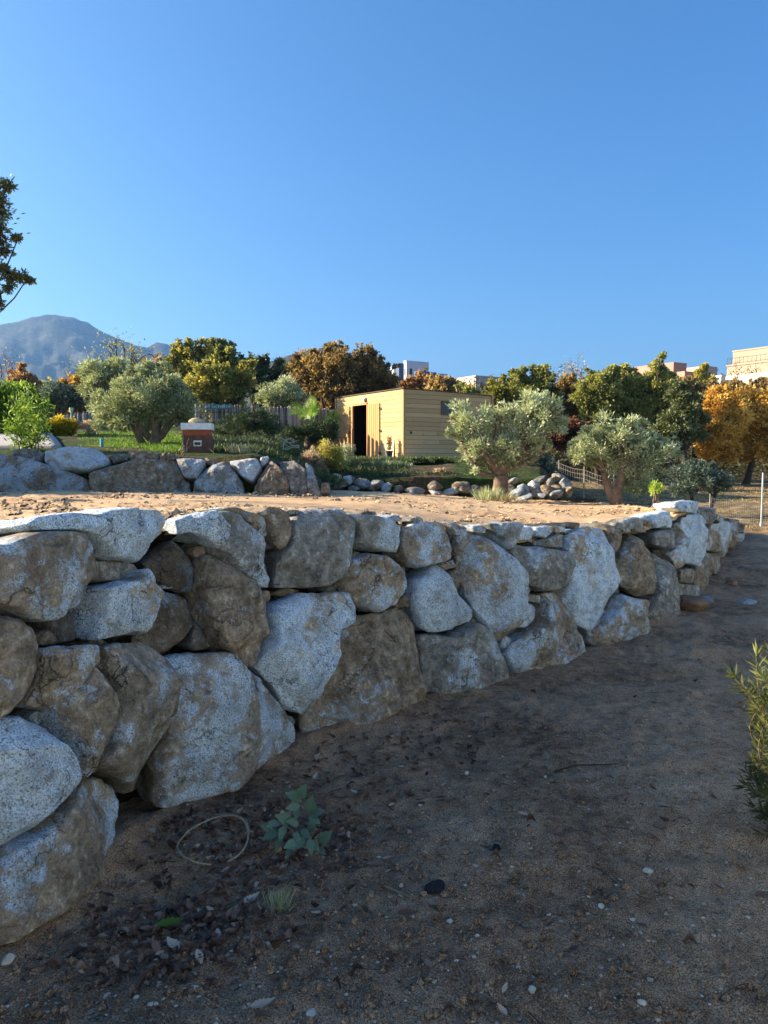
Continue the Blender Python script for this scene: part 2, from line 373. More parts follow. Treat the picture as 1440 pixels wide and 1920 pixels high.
col = mix(t, ramp(t, s3.outputs[2], [(.2, 0.0), (.5, 1.0)]), (.018, .014, .011), top)  # steep soil near-black, painting deep shade into the gaps between boulders
t.links.new(col, b.inputs['Base Color']); bump(t, b, mth(t, 'ADD', mid, mth(t, 'MULTIPLY', fi, .5)), .8, .02)
TERR = m2
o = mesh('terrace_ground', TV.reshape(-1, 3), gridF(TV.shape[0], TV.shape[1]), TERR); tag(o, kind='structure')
def terr_z(x, y):
    w = x/y*FPX+720; return float(terr(w, y))

# ---------------------------------------------------------------- boulders
def boulder(px, surf, normf, parent, col, depth=.34, prot=None, off=0.0, seed=0, inflate=.982, name='boulder', M=84, K=26):
    """px: outline in the photo; surf(u,v)->3D on the wall face; the block gets a domed, facetted face and a tapering back"""
    r = np.random.default_rng(seed+100); px = np.array(px, float)
    c = px.mean(0)
    # area centroid
    x, y = px[:, 0], px[:, 1]; cr = x*np.roll(y, -1)-np.roll(x, -1)*y; A = cr.sum()/2
    if abs(A) > 1: c = np.array([((x+np.roll(x, -1))*cr).sum()/(6*A), ((y+np.roll(y, -1))*cr).sum()/(6*A)])
    # rounded corners
    pr = np.roll(px, 1, 0); nx = np.roll(px, -1, 0)
    q = np.stack([px*.93+pr*.07, px*.93+nx*.07], 1).reshape(-1, 2)
    q = c+(q-c)*inflate
    seg = np.linalg.norm(np.roll(q, -1, 0)-q, axis=1); cum = np.concatenate([[0], np.cumsum(seg)]); qq = np.vstack([q, q[:1]])
    s = np.linspace(0, cum[-1], M, endpoint=False)
    o = np.stack([np.interp(s, cum, qq[:, 0]), np.interp(s, cum, qq[:, 1])], -1)
    size = math.sqrt(abs(A))
    o += (o-c)/np.linalg.norm(o-c, axis=1)[:, None]*(size*.022*fbm(np.concatenate([o/size*5, np.full((M, 1), seed*1.7)], 1), 4, .6))[:, None]
    c3 = surf(c[0], c[1]); n = normf(c[0], c[1])
    rad = np.linspace(0, 1, K)**.8
    pp = c+(o-c)[None]*rad[:, None, None]              # K,M,2
    P3 = surf(pp[..., 0], pp[..., 1])
    e = P3-c3; e = e-(e@n)[..., None]*n
    ax = e[-1, 0]/np.linalg.norm(e[-1, 0]); bx = np.cross(n, ax)
    a2 = np.stack([e@ax, e@bx], -1)
    B = a2[-1]; ms = float(np.sqrt(np.abs(np.sum(B[:, 0]*np.roll(B[:, 1], -1)-np.roll(B[:, 0], -1)*B[:, 1]))/2))
    d = np.min(np.linalg.norm(a2[:, :, None, :]-B[None, None], axis=-1), -1)
    D = prot if prot else min(.105, .21*ms)
    Rr = .065*ms
    h = D*np.sqrt(np.clip(1-(1-np.minimum(d/Rr, 1))**2, 0, 1))
    k = 110/ms
    acc = np.exp(-k*h)
    th0 = r.random()*6.28
    for i in range(7):
        th = th0+i*6.28/7+r.random()*.9
        if i in (0, 3): th = (math.atan2(bx[2], ax[2]) if i == 0 else math.atan2(-bx[2], -ax[2]))+r.normal()*.35      # faces tipped up and undercut
        sl = r.uniform(.03, .30) if i % 2 else r.uniform(.5, 1.3)
        pl = D*r.uniform(.62, .98)-sl*(a2[..., 0]*math.cos(th)+a2[..., 1]*math.sin(th))+sl*ms*(.015 if i % 2 else .34)
        acc += np.exp(-k*pl)
    h = -np.log(acc)/k
    h = np.maximum(h, -.3*D)-.016*np.exp(-d/(.03*ms))
    up2 = np.array([ax[2], bx[2]]); up2 = up2/(np.linalg.norm(up2)+1e-9); tl = r.uniform(-.13, .15); td = up2*tl+r.normal(size=2)*.05
    h = h+(a2@td)
    q3 = np.concatenate([a2/ms, np.full(a2.shape[:2]+(1,), seed*3.3)], -1)
    edge = np.minimum(d/(.10*ms), 1)
    h = h+ms*(.028*fbm(q3*2.1, 3)*edge+.022*fbm(q3*7, 4, .6)*edge-.03*np.clip(.12-np.abs(fbm(q3*1.7+7, 3)), 0, 1)/.12*edge)+.006*fbm(e*28+seed, 3)
    V = P3+n*(h+off)[..., None]
    rings = [V[k2] for k2 in range(1, K)]
    base = V[-1]
    cc = base.mean(0)
    for shr, dp in ((1.0, .03), (.985, .07), (.96, .13), (.92, .20), (.85, .28), (.74, .36), (.4, .42)):
        p = cc+(base-cc)*shr-n*dp*depth/.34
        p = p+.012*fbm(p*9+seed, 3)[:, None]
        rings.append(p)
    Vv = np.vstack([V[0][:1]]+rings+[(cc-n*.44*depth/.34)[None]])
    nr = len(rings); j = np.arange(M); j2 = (j+1) % M
    F4 = np.concatenate([np.stack([1+i*M+j, 1+(i+1)*M+j, 1+(i+1)*M+j2, 1+i*M+j2], -1) for i in range(nr-1)])
    F3 = np.concatenate([np.stack([0*j, 1+j, 1+j2], -1), np.stack([1+(nr-1)*M+j, np.full(M, 1+nr*M), 1+(nr-1)*M+j2], -1)])
    ob = mesh(name, Vv-c3, [F4, F3], ROCK, parent)
    ob.location = c3 - np.array(parent.location)
    ob.color = (*col, 1)
    return ob
def near_surf(u, v):
    w, z = wallpix(u, v); return S(w, z)
def near_norm(u, v):
    w, z = wallpix(np.array([float(u)]), np.array([float(v)])); w = np.clip(w, -600, 1385); return wallnorm(w, z)[0]
# outlines traced in photo pixels; colour = (patina, brightness, -)
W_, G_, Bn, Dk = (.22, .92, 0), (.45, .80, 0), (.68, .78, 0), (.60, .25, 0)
NEAR = [
 (G_,'-45 1015 0 1020 50 1000 110 993 157 1000 187 1023 203 1050 205 1070 187 1097 177 1127 147 1150 103 1163 67 1163 40 1150 0 1127 -45 1105'),
 (W_,'57 983 80 968 140 960 167 965 197 955 240 950 317 955 330 972 325 997 300 1023 277 1055 233 1048 213 1040 187 1013 167 1000 127 990 67 993'),
 (W_,'328 975 353 965 393 957 413 967 433 987 430 1007 410 1027 383 1013 350 997 333 1003'),
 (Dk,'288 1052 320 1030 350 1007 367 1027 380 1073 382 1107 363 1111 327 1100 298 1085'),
 (W_,'186 1100 233 1087 270 1065 285 1078 295 1113 287 1153 273 1190 247 1183 200 1197 180 1200 187 1153'),
 (Bn,'213 1048 280 1056 284 1068 245 1088 216 1088'),
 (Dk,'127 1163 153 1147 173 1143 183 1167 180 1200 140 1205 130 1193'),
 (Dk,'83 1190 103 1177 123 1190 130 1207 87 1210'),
 (Bn,'-60 1150 0 1160 40 1163 67 1177 77 1207 72 1240 63 1283 33 1323 0 1367 -60 1385'),
 (G_,'80 1213 173 1207 177 1233 150 1277 117 1313 83 1333 53 1323 75 1260'),
 (G_,'173 1247 197 1270 205 1307 200 1343 190 1400 175 1450 158 1463 150 1420 125 1340 115 1310 140 1280'),
 (Bn,'180 1210 250 1200 287 1233 305 1270 303 1350 297 1420 288 1470 283 1487 240 1465 185 1438 200 1380 208 1310 195 1260'),
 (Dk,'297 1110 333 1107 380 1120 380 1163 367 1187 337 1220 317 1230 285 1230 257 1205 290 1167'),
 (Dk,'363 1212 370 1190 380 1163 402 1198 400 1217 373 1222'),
 (Bn,'383 1045 400 1037 438 1056 452 1077 483 1094 500 1122 500 1164 490 1212 473 1251 455 1248 410 1212 398 1195 380 1150 379 1090'),
 (G_,'407 962 428 956 452 966 469 987 490 1015 504 1053 519 1087 515 1103 483 1091 449 1070 421 1039 407 1025 431 1001 433 983'),
 (G_,'435 950 459 950 480 964 504 973 506 1004 494 1010 476 990 456 966'),
 (Bn,'482 961 504 949 528 952 544 969 542 997 522 1032 511 1022 504 1008 506 980'),
 (Bn,'549 966 581 952 626 952 657 969 673 983 673 1039 657 1070 640 1091 608 1101 556 1103 518 1103 520 1074 525 1039 539 1011 544 983'),
 (G_,'647 961 695 966 733 973 759 987 761 1018 754 1037 712 1032 674 1018 674 983'),
 (G_,'657 1049 695 1037 733 1042 758 1063 773 1087 768 1115 754 1136 712 1148 678 1136 650 1119 643 1094'),
 (W_,'522 1126 567 1110 608 1108 643 1108 653 1136 652 1164 626 1167 620 1199 619 1233 601 1275 594 1310 570 1346 539 1320 515 1289 483 1251 501 1195 508 1150'),
 (Bn,'657 1157 712 1150 768 1140 785 1167 792 1233 792 1290 782 1325 733 1345 678 1365 622 1382 581 1375 579 1344 601 1310 608 1275 622 1233 622 1188'),
 (G_,'765 994 785 978 830 978 848 1004 858 1032 851 1046 830 1054 792 1065 768 1049 761 1022'),
 (Bn,'832 979 851 978 879 1001 876 1018 865 1042 857 1040 848 1004'),
 (W_,'782 1087 810 1063 827 1056 848 1084 858 1115 883 1140 895 1157 886 1167 844 1181 806 1188 789 1178 778 1122'),
 (Bn,'834 1056 862 1049 865 1063 841 1070'),
 (Bn,'844 1074 865 1067 872 1094 869 1112 858 1108'),
 (Dk,'761 1115 775 1113 777 1140 754 1140'),
 (Bn,'790 1192 830 1192 880 1172 895 1167 920 1175 940 1215 955 1245 964 1276 900 1295 800 1315 795 1240'),
 (G_,'881 1002 911 1000 936 1019 961 1043 977 1064 983 1113 977 1162 957 1191 936 1207 926 1187 903 1162 891 1146 875 1121 866 1064 866 1035'),
 (G_,'916 982 965 978 981 986 969 1007 957 1031 940 1019 928 998'),
 (W_,'977 988 1010 986 1018 998 1006 1013 977 1013 969 1005'),
 (W_,'1018 988 1039 984 1047 996 1034 1009 1018 1005'),
 (G_,'1043 985 1073 988 1071 998 1051 998'),
 (Bn,'963 1021 1014 1027 1067 1035 1071 1072 1063 1101 1026 1105 1014 1109 985 1097 981 1064 961 1035'),
 (Bn,'1014 1015 1060 1000 1071 1005 1070 1026 1047 1028 1014 1023'),
 (W_,'1075 998 1112 986 1141 988 1153 1011 1155 1064 1164 1089 1149 1130 1137 1146 1133 1171 1112 1190 1080 1171 1063 1130 1071 1097 1073 1056 1069 1025'),
 (G_,'1026 1110 1047 1109 1067 1138 1084 1171 1096 1228 1055 1246 1014 1268 969 1270 957 1228 977 1195 1014 1162 1018 1138'),
 (W_,'981 1146 1002 1130 1016 1138 1014 1158 998 1179 981 1179'),
 (G_,'985 1113 1030 1117 1036 1134 1006 1130 985 1123'),
 (G_,'983 1101 1004 1103 1004 1113 983 1111'),
 (G_,'1133 1166 1161 1113 1178 1121 1211 1125 1211 1162 1204 1192 1161 1218 1133 1223 1112 1206 1112 1187'),
 (Bn,'1178 1023 1194 1000 1219 1015 1231 1035 1231 1072 1215 1113 1198 1117 1166 1101 1161 1064'),
 (Bn,'1145 982 1166 986 1174 1007 1161 1056 1153 1048 1153 1011'),
 (Bn,'1166 978 1190 980 1194 998 1178 1000 1168 990'),
 (G_,'1178 974 1198 968 1219 980 1229 998 1205 1000 1186 990'),
 (Bn,'1235 1035 1256 1052 1268 1084 1274 1130 1270 1164 1235 1175 1209 1174 1219 1134 1231 1080'),
 (Bn,'1231 998 1252 992 1272 998 1276 1019 1248 1031 1231 1019'),
 (W_,'1288 965 1306 961 1315 980 1321 999 1325 1021 1323 1034 1314 1041 1308 1063 1297 1059 1283 1054 1285 1028 1288 1010 1286 989'),
 (G_,'1276 983 1285 979 1286 1007 1283 1028 1279 1057 1270 1070 1265 1037 1274 1021'),
 (W_,'1274 942 1290 938 1305 940 1314 949 1310 958 1314 965 1295 962 1281 960 1274 952'),
 (Bn,'1314 951 1328 950 1339 960 1342 974 1339 996 1332 992 1324 985 1315 980 1310 967'),
 (W_,'1211 972 1240 959 1270 957 1276 980 1272 992 1252 987 1231 992 1229 983'),
 (Bn,'1274 1093 1292 1095 1306 1102 1310 1128 1300 1148 1274 1152'),
 (Bn,'1270 1070 1292 1064 1299 1082 1306 1099 1288 1095 1274 1091'),
 (Bn,'1310 1063 1321 1040 1326 1064 1326 1093 1321 1115 1310 1128 1308 1097'),
 (G_,'1321 990 1335 992 1342 1007 1346 1021 1348 1032 1339 1037 1328 1032 1324 1007'),
 (Bn,'1328 1035 1342 1037 1349 1064 1346 1080 1336 1092 1328 1061'),
 (G_,'1342 980 1353 974 1361 983 1362 1021 1360 1050 1350 1040 1346 1021'),
 (Bn,'1362 981 1375 974 1380 992 1384 1026 1372 1034 1364 1020'),
 (Bn,'1379 981 1393 980 1397 987 1395 998 1382 999'),
 (G_,'1382 1000 1396 1000 1394 1012 1384 1020'),
 (G_,'1342 963 1355 969 1361 976 1346 978'),
 (Bn,'1372 972 1389 976 1386 981 1374 981'),
 (W_,'-50 1355 0 1350 43 1345 79 1362 108 1391 127 1420 141 1453 134 1477 101 1513 65 1559 24 1587 0 1599 -60 1620'),
 (G_,'-70 1650 0 1612 48 1585 101 1540 153 1492 182 1463 216 1458 240 1480 254 1508 245 1560 220 1615 168 1660 115 1705 60 1735 0 1775 -70 1810'),
 ((.44,.85,0),'307 1235 360 1227 420 1220 442 1242 485 1270 517 1310 547 1345 562 1372 562 1395 525 1420 472 1460 435 1482 382 1500 335 1510 297 1520 292 1435 302 1360 305 1290'),
 # beyond the left edge of the frame
 (G_,'-300 1010 -180 985 -60 985 -52 1020 -60 1120 -150 1140 -290 1110'),
 (Bn,'-330 1130 -170 1150 -70 1135 -70 1370 -200 1420 -320 1330'),
 (W_,'-360 1430 -210 1440 -70 1400 -75 1640 -200 1760 -380 1700'),
]
FILL = '208 1075 20,16;150 1180 14,18;222 1205 22,10;188 1245 12,14;255 1215 18,12;292 1190 12,20;402 1205 14,16;390 1032 14,12;432 1048 12,8;470 1008 14,10;512 1068 10,24;520 1118 16,12;500 1135 10,16;655 1190 16,14;648 1148 12,10;680 1040 14,8;762 1150 14,14;772 1072 10,12;640 1105 22,8;560 1112 26,9;862 1110 12,14;900 1170 14,12;955 1038 12,12;965 1205 12,14;1000 1195 12,10;1060 1110 12,16;1100 1200 12,14;1165 1105 10,14;1226 1040 10,12;1222 1095 10,16;1150 1000 8,10;140 1480 20,14;205 1470 22,10;168 1450 12,14;296 1225 14,12;480 1262 18,10;560 1355 14,14;788 1180 10,12;102 1345 16,14;60 1395 10,10;870 992 14,8;905 992 16,8;942 1000 10,8;1085 985 14,8;790 975 14,7;745 972 16,7;700 962 16,6;560 960 14,6;632 1130 16,12;330 1095 14,10'
for s_ in FILL.split(';'):
    cu, cv, rad_ = s_.split(); cu, cv = float(cu), float(cv); ra, rb = [float(k) for k in rad_.split(',')]; rr = np.random.default_rng(int(cu*7+cv)); th = np.sort(rr.uniform(0, 6.28, 7)); th = np.linspace(0, 6.28, 7, endpoint=False)+rr.uniform(-.3, .3, 7)
    NEAR.append(((rr.uniform(.4, .7), rr.uniform(.35, .75), 0), ' '.join('%.1f %.1f' % (cu+math.cos(q)*ra*rr.uniform(.8, 1.2), cv+math.sin(q)*rb*rr.uniform(.8, 1.2)) for q in th)))
NFILL = len(FILL.split(';'))
wall = thing('boulder_wall', 'long dry-laid retaining wall of big grey and blue granite boulders across the foreground', 'wall', (0, 3.5, 0))
for i, (col, s) in enumerate(NEAR):
    a = np.array([float(k) for k in s.split()]).reshape(-1, 2)
    rr = np.random.default_rng(i)
    cc = (col[0]+rr.uniform(-.08, .08), min(1, col[1]+rr.uniform(-.12, .1)), 0)
    small = (np.ptp(a[:, 0])*np.ptp(a[:, 1]) < 3000)
    off = rr.uniform(-.015, .045)
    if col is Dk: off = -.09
    if small: off = -.05 if a[:, 0].mean() < 1250 else 0
    if i >= len(NEAR)-NFILL: off = -.085 if cc[1] and a[:, 1].mean() > 1000 else -.03
    boulder(a, near_surf, near_norm, wall, cc, depth=(.20 if a[:, 0].mean() > 1190 else .5 if a[:, 1].min() < 1000 else .34), off=off, seed=i, M=(44 if small else 116), K=(13 if small else 42))

# ---------------------------------------------------------------- upper boulder wall (left, behind the terrace)
UPY = 10.45
def up_surf(u, v):
    u = np.asarray(u, float); v = np.asarray(v, float); a = (960-v)/FPX
    dy = math.cos(TILT)+a*math.sin(TILT); k = (a*math.cos(TILT)-math.sin(TILT))/dy
    w = (u-720)/dy
    Y0 = UPY+.0009*np.clip(w+115-0, -2000, 0)*0 + .45*sm(-200, -110, w)*0
    Y = (Y0+.25*.49)/(1-.25*k)          # leans back with height
    return np.stack([w/FPX*Y, Y+0*w, 1.6+k*Y], -1)
def up_norm(u, v): n = np.array([0.05, -1, .25]); return n/np.linalg.norm(n)
UP = [
 (G_,'-30 850 0 853 50 860 117 880 157 897 168 913 160 930 67 930 0 928 -30 925'),
 (Bn,'23 842 60 842 83 850 73 870 33 860 20 852'),
 (W_,'87 847 133 840 180 842 203 860 197 873 167 883 100 880 83 863'),
 (Bn,'173 887 227 870 267 860 327 863 343 890 340 930 283 932 180 930 170 907'),
 (Dk,'203 853 233 850 240 860 210 868'),
 (Bn,'237 843 297 847 297 860 240 860'),
 (Bn,'297 847 327 850 327 860 300 862'),
 (G_,'327 857 387 863 382 878 370 897 347 897 335 870'),
 (Bn,'340 897 353 903 357 930 335 932'),
 (G_,'365 903 377 890 400 873 423 867 447 893 460 934 383 934 363 917'),
 (W_,'430 863 480 860 490 877 473 903 453 893 433 873'),
 (W_,'487 857 503 853 500 867 490 873'),
 (Bn,'487 893 507 863 527 877 543 907 540 934 487 936 477 917'),
 (Bn,'522 865 553 863 573 880 577 934 550 936 541 905'),
 (G_,'573 867 583 873 605 932 577 934'),
 (Bn,'383 857 410 863 407 873 387 870'),
 (Bn,'599 904 617 904 618 924 602 926'),
 (G_,'-150 852 -40 846 -34 900 -36 928 -140 928'),
 (Bn,'-290 856 -160 850 -155 930 -280 930'),
 (G_,'-420 858 -300 854 -295 930 -420 930'),
]
uwall = thing('boulder_wall', 'low upper wall of broad grey boulders under the beehive, behind the sandy terrace', 'wall', (-3, UPY, 1.0))
for i, (col, s) in enumerate(UP):
    a = np.array([float(k) for k in s.split()]).reshape(-1, 2)
    rr = np.random.default_rng(i+900); small = np.ptp(a[:, 0])*np.ptp(a[:, 1]) < 1300
    boulder(a, up_surf, up_norm, uwall, (col[0]+.08+rr.uniform(-.1, .1), min(1, col[1]*.72+rr.uniform(-.08, .08)), 0), depth=.7 if not small else .4, off=(-.03 if small else rr.uniform(0, .05)), seed=i+200, M=60, K=18, inflate=1.02)

# loose stones: facetted blobs
def stone_mesh(name, rx, ry, rz, seed, sub=4):
    import bmesh
    bm = bmesh.new(); bmesh.ops.create_icosphere(bm, subdivisions=sub, radius=1)
    me = bpy.data.meshes.new(name); bm.to_mesh(me); bm.free()
    n = len(me.vertices); V = np.empty(n*3); me.vertices.foreach_get('co', V); V = V.reshape(-1, 3)
    r = np.random.default_rng(seed); k = 24
    acc = np.exp(-k*np.ones(n))
    for i in range(13):
        d = r.normal(size=3); d /= np.linalg.norm(d); c = r.uniform(.58, .92)
        acc += np.exp(-k*c/np.clip(V@d, .05, 1))
    rad = -np.log(acc)/k
    V = V*rad[:, None]*(1+.05*fbm(V*2.3+seed, 3)+.02*fbm(V*7+seed, 3))[:, None]
    V *= np.array([rx, ry, rz])/.85
    me.vertices.foreach_set('co', V.ravel()); me.polygons.foreach_set('use_smooth', np.ones(len(me.polygons), bool)); me.update()
    return me
def stone(name, rx, ry, rz, loc, seed, col, parent=None, mat=None, sub=4):
    o = link(name, stone_mesh(name, rx, ry, rz, seed, sub), mat or ROCK, parent)
    o.location = np.array(loc)-(np.array(parent.location) if parent is not None else 0); o.rotation_euler = (random.uniform(-.25, .25), random.uniform(-.25, .25), random.uniform(0, 6.28))
    o.color = (*col, 1); return o

# ---------------------------------------------------------------- garden bank above the upper wall and round the shed
def garden_z(x, y):
    x = np.asarray(x, float); y = np.asarray(y, float); w = x/y*FPX+720
    left = 1.60+.075*np.clip(y-10.8, 0, 14)+.02*np.clip(y-24.8, 0, 40)
    mid = 1.20+.24*sm(14.9, 16.5, y)+.15*sm(16.5, 22.6, y)
    mid = mid+.0*y
    k = sm(640, 470, w)
    z = left*k+mid*(1-k)
    # towards the right end the bank fades down to the field
    return z
ws = np.concatenate([np.arange(-1400, -100, 60), np.arange(-100, 1120, 6)])
yst = np.interp(ws, [-1400, 575, 600, 612, 1120], [10.75, 10.75, 11.0, 15.0, 15.0])
yen = np.interp(ws, [-1400, 300, 900, 960, 1120], [48, 48, 40, 27, 22])
rows = []
for f in [-1]+list(np.linspace(0, 1, 150)**1.3):
    ff = max(f, 0); Yv = yst+(yen-yst)*ff; x = (ws-720)/FPX*Yv
    pq = np.stack([x, Yv, 0*x], -1)
    z = garden_z(x, Yv)+.035*fbm(pq*1.6, 4)+.05*fbm(pq*.5+3, 2)
    fade = sm(1010, 1090, ws); z = z*(1-fade)+(Gz(x, Yv)+.25)*fade
    if f < 0: z = z*0+.8
    rows.append(np.stack([x, Yv, z], -1))
q2 = rows[-1].copy(); q2[:, 2] -= 2.5; q2[:, 1] += 1.0; rows.append(q2)
GV = np.stack(rows)
m3, t, b = newmat('garden_soil', .95, .15); tc = N(t, 'ShaderNodeTexCoord').outputs['Object']
f1 = noise(t, tc, .7, 5, .65); f2 = noise(t, tc, 14, 6, .8)
c1 = ramp(t, f2, [(.35, (.03, .022, .015)), (.55, (.12, .085, .055)), (.7, (.24, .18, .12))])
c2 = ramp(t, f2, [(.35, (.012, .025, .008)), (.55, (.045, .075, .018)), (.7, (.11, .15, .04))])
t.links.new(mix(t, ramp(t, f1, [(.42, 0.0), (.52, 1.0)]), c1, c2), b.inputs['Base Color']); bump(t, b, f2, 1.0, .05)
o = mesh('garden_ground', GV.reshape(-1, 3), gridF(GV.shape[0], GV.shape[1]), m3); tag(o, kind='structure')
def gz(x, y): return float(garden_z(x, y))

# ---------------------------------------------------------------- mountains
def ridge(name, prof, Y0, depth, mat, amp):
    us = np.arange(prof[0][0], prof[-1][0], 3.0); vs = np.interp(us, [p[0] for p in prof], [p[1] for p in prof])
    rows = []
    for f in np.linspace(0, 1, 70):
        Yv = Y0-depth*(1-f)
        top = np.array([P(u, v, Y0)[2] for u, v in zip(us, vs)])
        x = (us-720)/FPX*Y0*(1-.0*(1-f)); pq = np.stack([x, np.full_like(x, Yv), 0*x], -1)
        rid = 1-np.abs(fbm(pq/Y0*np.array([7, 5, 1])*1.6+4, 4, .55))*1.3
        x = x*Yv/Y0; ang = (top-1.6)/Y0; pq[..., 0] = x
        z = 1.6+ang*Yv*(-.15+1.15*f**.75)-amp*np.clip(1.2-rid, 0, 3)*math.sin(math.pi*min(1, f))+amp*.05*fbm(pq/Y0*90, 3)
        rows.append(np.stack([x, np.full_like(x, Yv), z], -1))
    bk = rows[-1].copy(); bk[:, 1] += depth*.3; bk[:, 2] *= .6; rows.append(bk)
    V = np.stack(rows); o = mesh(name, V.reshape(-1, 3), gridF(V.shape[0], V.shape[1]), mat); tag(o, kind='structure'); return o
mm, t, b = newmat('mountain_scrub', 1, .1); tc = N(t, 'ShaderNodeTexCoord').outputs['Object']
f = noise(t, tc, .012, 8, .7); f2 = noise(t, tc, .12, 4, .7)
t.links.new(ramp(t, mth(t, 'ADD', mth(t, 'MULTIPLY', f, .5), mth(t, 'MULTIPLY', f2, .5)), [(.38, (.012, .018, .014)), (.5, (.035, .042, .032)), (.62, (.13, .12, .095))]), b.inputs['Base Color'])
ridge('mountain', [(-1500,560),(-700,600),(-300,570),(-60,596),(0,612),(22,608),(48,603),(70,594),(98,590),(118,591),(150,597),(172,606),(205,625),(232,635),(262,648),(282,652),(300,643),(318,645),(345,665),(420,700),(520,730),(700,760)], 2600, 1500, mm, 70)
ridge('hills', [(300,760),(420,720),(480,690),(540,668),(580,656),(610,652),(650,660),(700,690),(760,720),(900,760)], 900, 500, mm, 14)
# ---------------------------------------------------------------- plant builders
def leaf_quads(p, d, Ln, W, r):
    """rhombic leaves: base points p, directions d"""
    n = len(p); d = d/(np.linalg.norm(d, axis=1)[:, None]+1e-9)
    a = np.cross(d, r.normal(size=(n, 3))); a /= np.linalg.norm(a, axis=1)[:, None]+1e-9
    Ln = np.broadcast_to(Ln, (n,))[:, None]*r.uniform(.7, 1.25, (n, 1)); Wd = W*r.uniform(.7, 1.2, (n, 1))
    V = np.stack([p, p+d*Ln*.45+a*Wd*.5, p+d*Ln, p+d*Ln*.45-a*Wd*.5], 1).reshape(-1, 3)
    return V, np.arange(4*n).reshape(n, 4)
def bent(a, b, k, n, r, sag=0.0):
    t = np.linspace(0, 1, n)[:, None]; a = np.asarray(a, float); b = np.asarray(b, float)
    ln = np.linalg.norm(b-a); w = r.normal(size=3)*k*ln; w2 = r.normal(size=3)*k*.5*ln
    return a+(b-a)*t+np.sin(t*math.pi)*w+np.sin(t*2*math.pi)*w2+np.array([0, 0, 1])*np.sin(t*math.pi)*sag*ln
def tree(name, label, cat, lobes, Yd, foot=None, group=None, mat='oak', bark=None, n=6000, leaf=(.13, .08), clump=.30, ncl=60,
         tr=.14, fork=.45, stems=None, up=.35, seed=0, base='g', twigs=.5, tintc=.5, crownname='crown', trunkname='trunk', shell=2.6, limb=.5, rough=.12, volp=.8):
    """lobes: (u, v, ru, rv[, dY]) in photo pixels at depth Yd; foot: photo column of the trunk's foot"""
    r = np.random.default_rng(seed+1000)
    Ls = []
    if mat in ('olive', 'olive_dark') and len(lobes) > 2 and name == 'olive_tree':
        lobes = list(lobes); sc_ = np.mean([l[2] for l in lobes])
        for l in list(lobes):
            for k_ in range(4):
                an = r.uniform(-.3, math.pi+.3); lobes.append((l[0]+math.cos(an)*l[2]*.98, l[1]-math.sin(an)*l[3]*.98, sc_*r.uniform(.12, .24), sc_*r.uniform(.16, .30)))
    for l in lobes:
        dy = l[4] if len(l) > 4 else r.uniform(-.3, .3)*l[2]/FPX*Yd
        Ls.append((P(l[0], l[1], Yd+dy), l[2]/FPX*Yd, l[3]/FPX*Yd))
    fu = foot if foot is not None else float(np.mean([l[0] for l in lobes]))
    fx = (fu-720)/FPX*Yd
    fz = {'g': lambda: ground_z(fx, Yd), 'b': lambda: gz(fx, Yd), 't': lambda: terr_z(fx, Yd)}[base]()-.04
    F = np.array([fx, Yd, fz])
    root = thing(name, label, cat, tuple(F), 0, group)
    cen = np.mean([l[0] for l in Ls], 0)
    vol = np.array([l[1]*l[1]*l[2] for l in Ls])**volp; vol /= vol.sum()
    tm = MB(); V = []; T = []
    top = F+(cen-F)*fork
    stemtops = []
    if stems:
        for (su, sv, rad) in stems:
            s = P(su, sv, Yd+r.uniform(-.2, .2)); tm.tube(bent(F+r.normal(size=3)*np.array([.5, .4, 0])*tr, s, .06, 12, r)-F, np.linspace(rad*1.25, rad*.75, 12), 10, .5, rough)
            stemtops.append((s, rad*.75))
    else:
        pts = bent(F, top, .035, 14, r); tt = np.linspace(0, 1, 14)
        tm.tube(pts-F, tr*(1.0+.5*np.exp(-tt*9))*(1-.3*tt), 14, .5, rough); stemtops.append((top, tr*.7))
    for (c, rx, rz), vv in zip(Ls, vol):
        st, sr = min(stemtops, key=lambda q: np.linalg.norm(q[0]-c))
        tm.tube(bent(st, c, .08, 9, r, .04)-F, np.linspace(sr*limb*1.4, sr*limb*.5, 9), 7, .5)
        k = max(3, int(ncl*vv)); d = r.normal(size=(k, 3)); d /= np.linalg.norm(d, axis=1)[:, None]
        ry = (rx+rz)/2
        rad = r.random((k, 1))**(1/shell)
        cc = c+d*rad*np.array([rx, ry, rz])*r.uniform(.70, 1.28, (k, 1))
        for q in cc[:int(k*twigs)+1]:
            tm.tube(bent(c+(q-c)*.1, q, .1, 5, r)-F, np.linspace(sr*.28, sr*.06, 5), 4, .5)
        nl = int(n*vv/k)+1; s = clump*min(rx, rz)*1.0
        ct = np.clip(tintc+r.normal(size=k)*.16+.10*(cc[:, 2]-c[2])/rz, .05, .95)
        for q, ti in zip(cc, ct):
            sd = r.normal(size=(nl, 3))*s*np.array([.62, .62, .5])
            od = (q-c)/np.linalg.norm(q-c)
            dd = sd*1.2/s+od*.6+r.normal(size=(nl, 3))*.5+np.array([0, 0, up])
            lv, lf = leaf_quads(q+sd-F, dd, leaf[0], leaf[1], r); V.append(lv)
            T.append(np.repeat(np.clip(ti+r.normal(size=nl)*.16, 0, 1), 4))
    V = np.vstack(V); T = np.concatenate(T)
    mesh(crownname, V, np.arange(len(V)).reshape(-1, 4), L[mat], root, False, T)
    if not (tr == 0): tm.build(trunkname, bark or BARK, root, True)
    return root
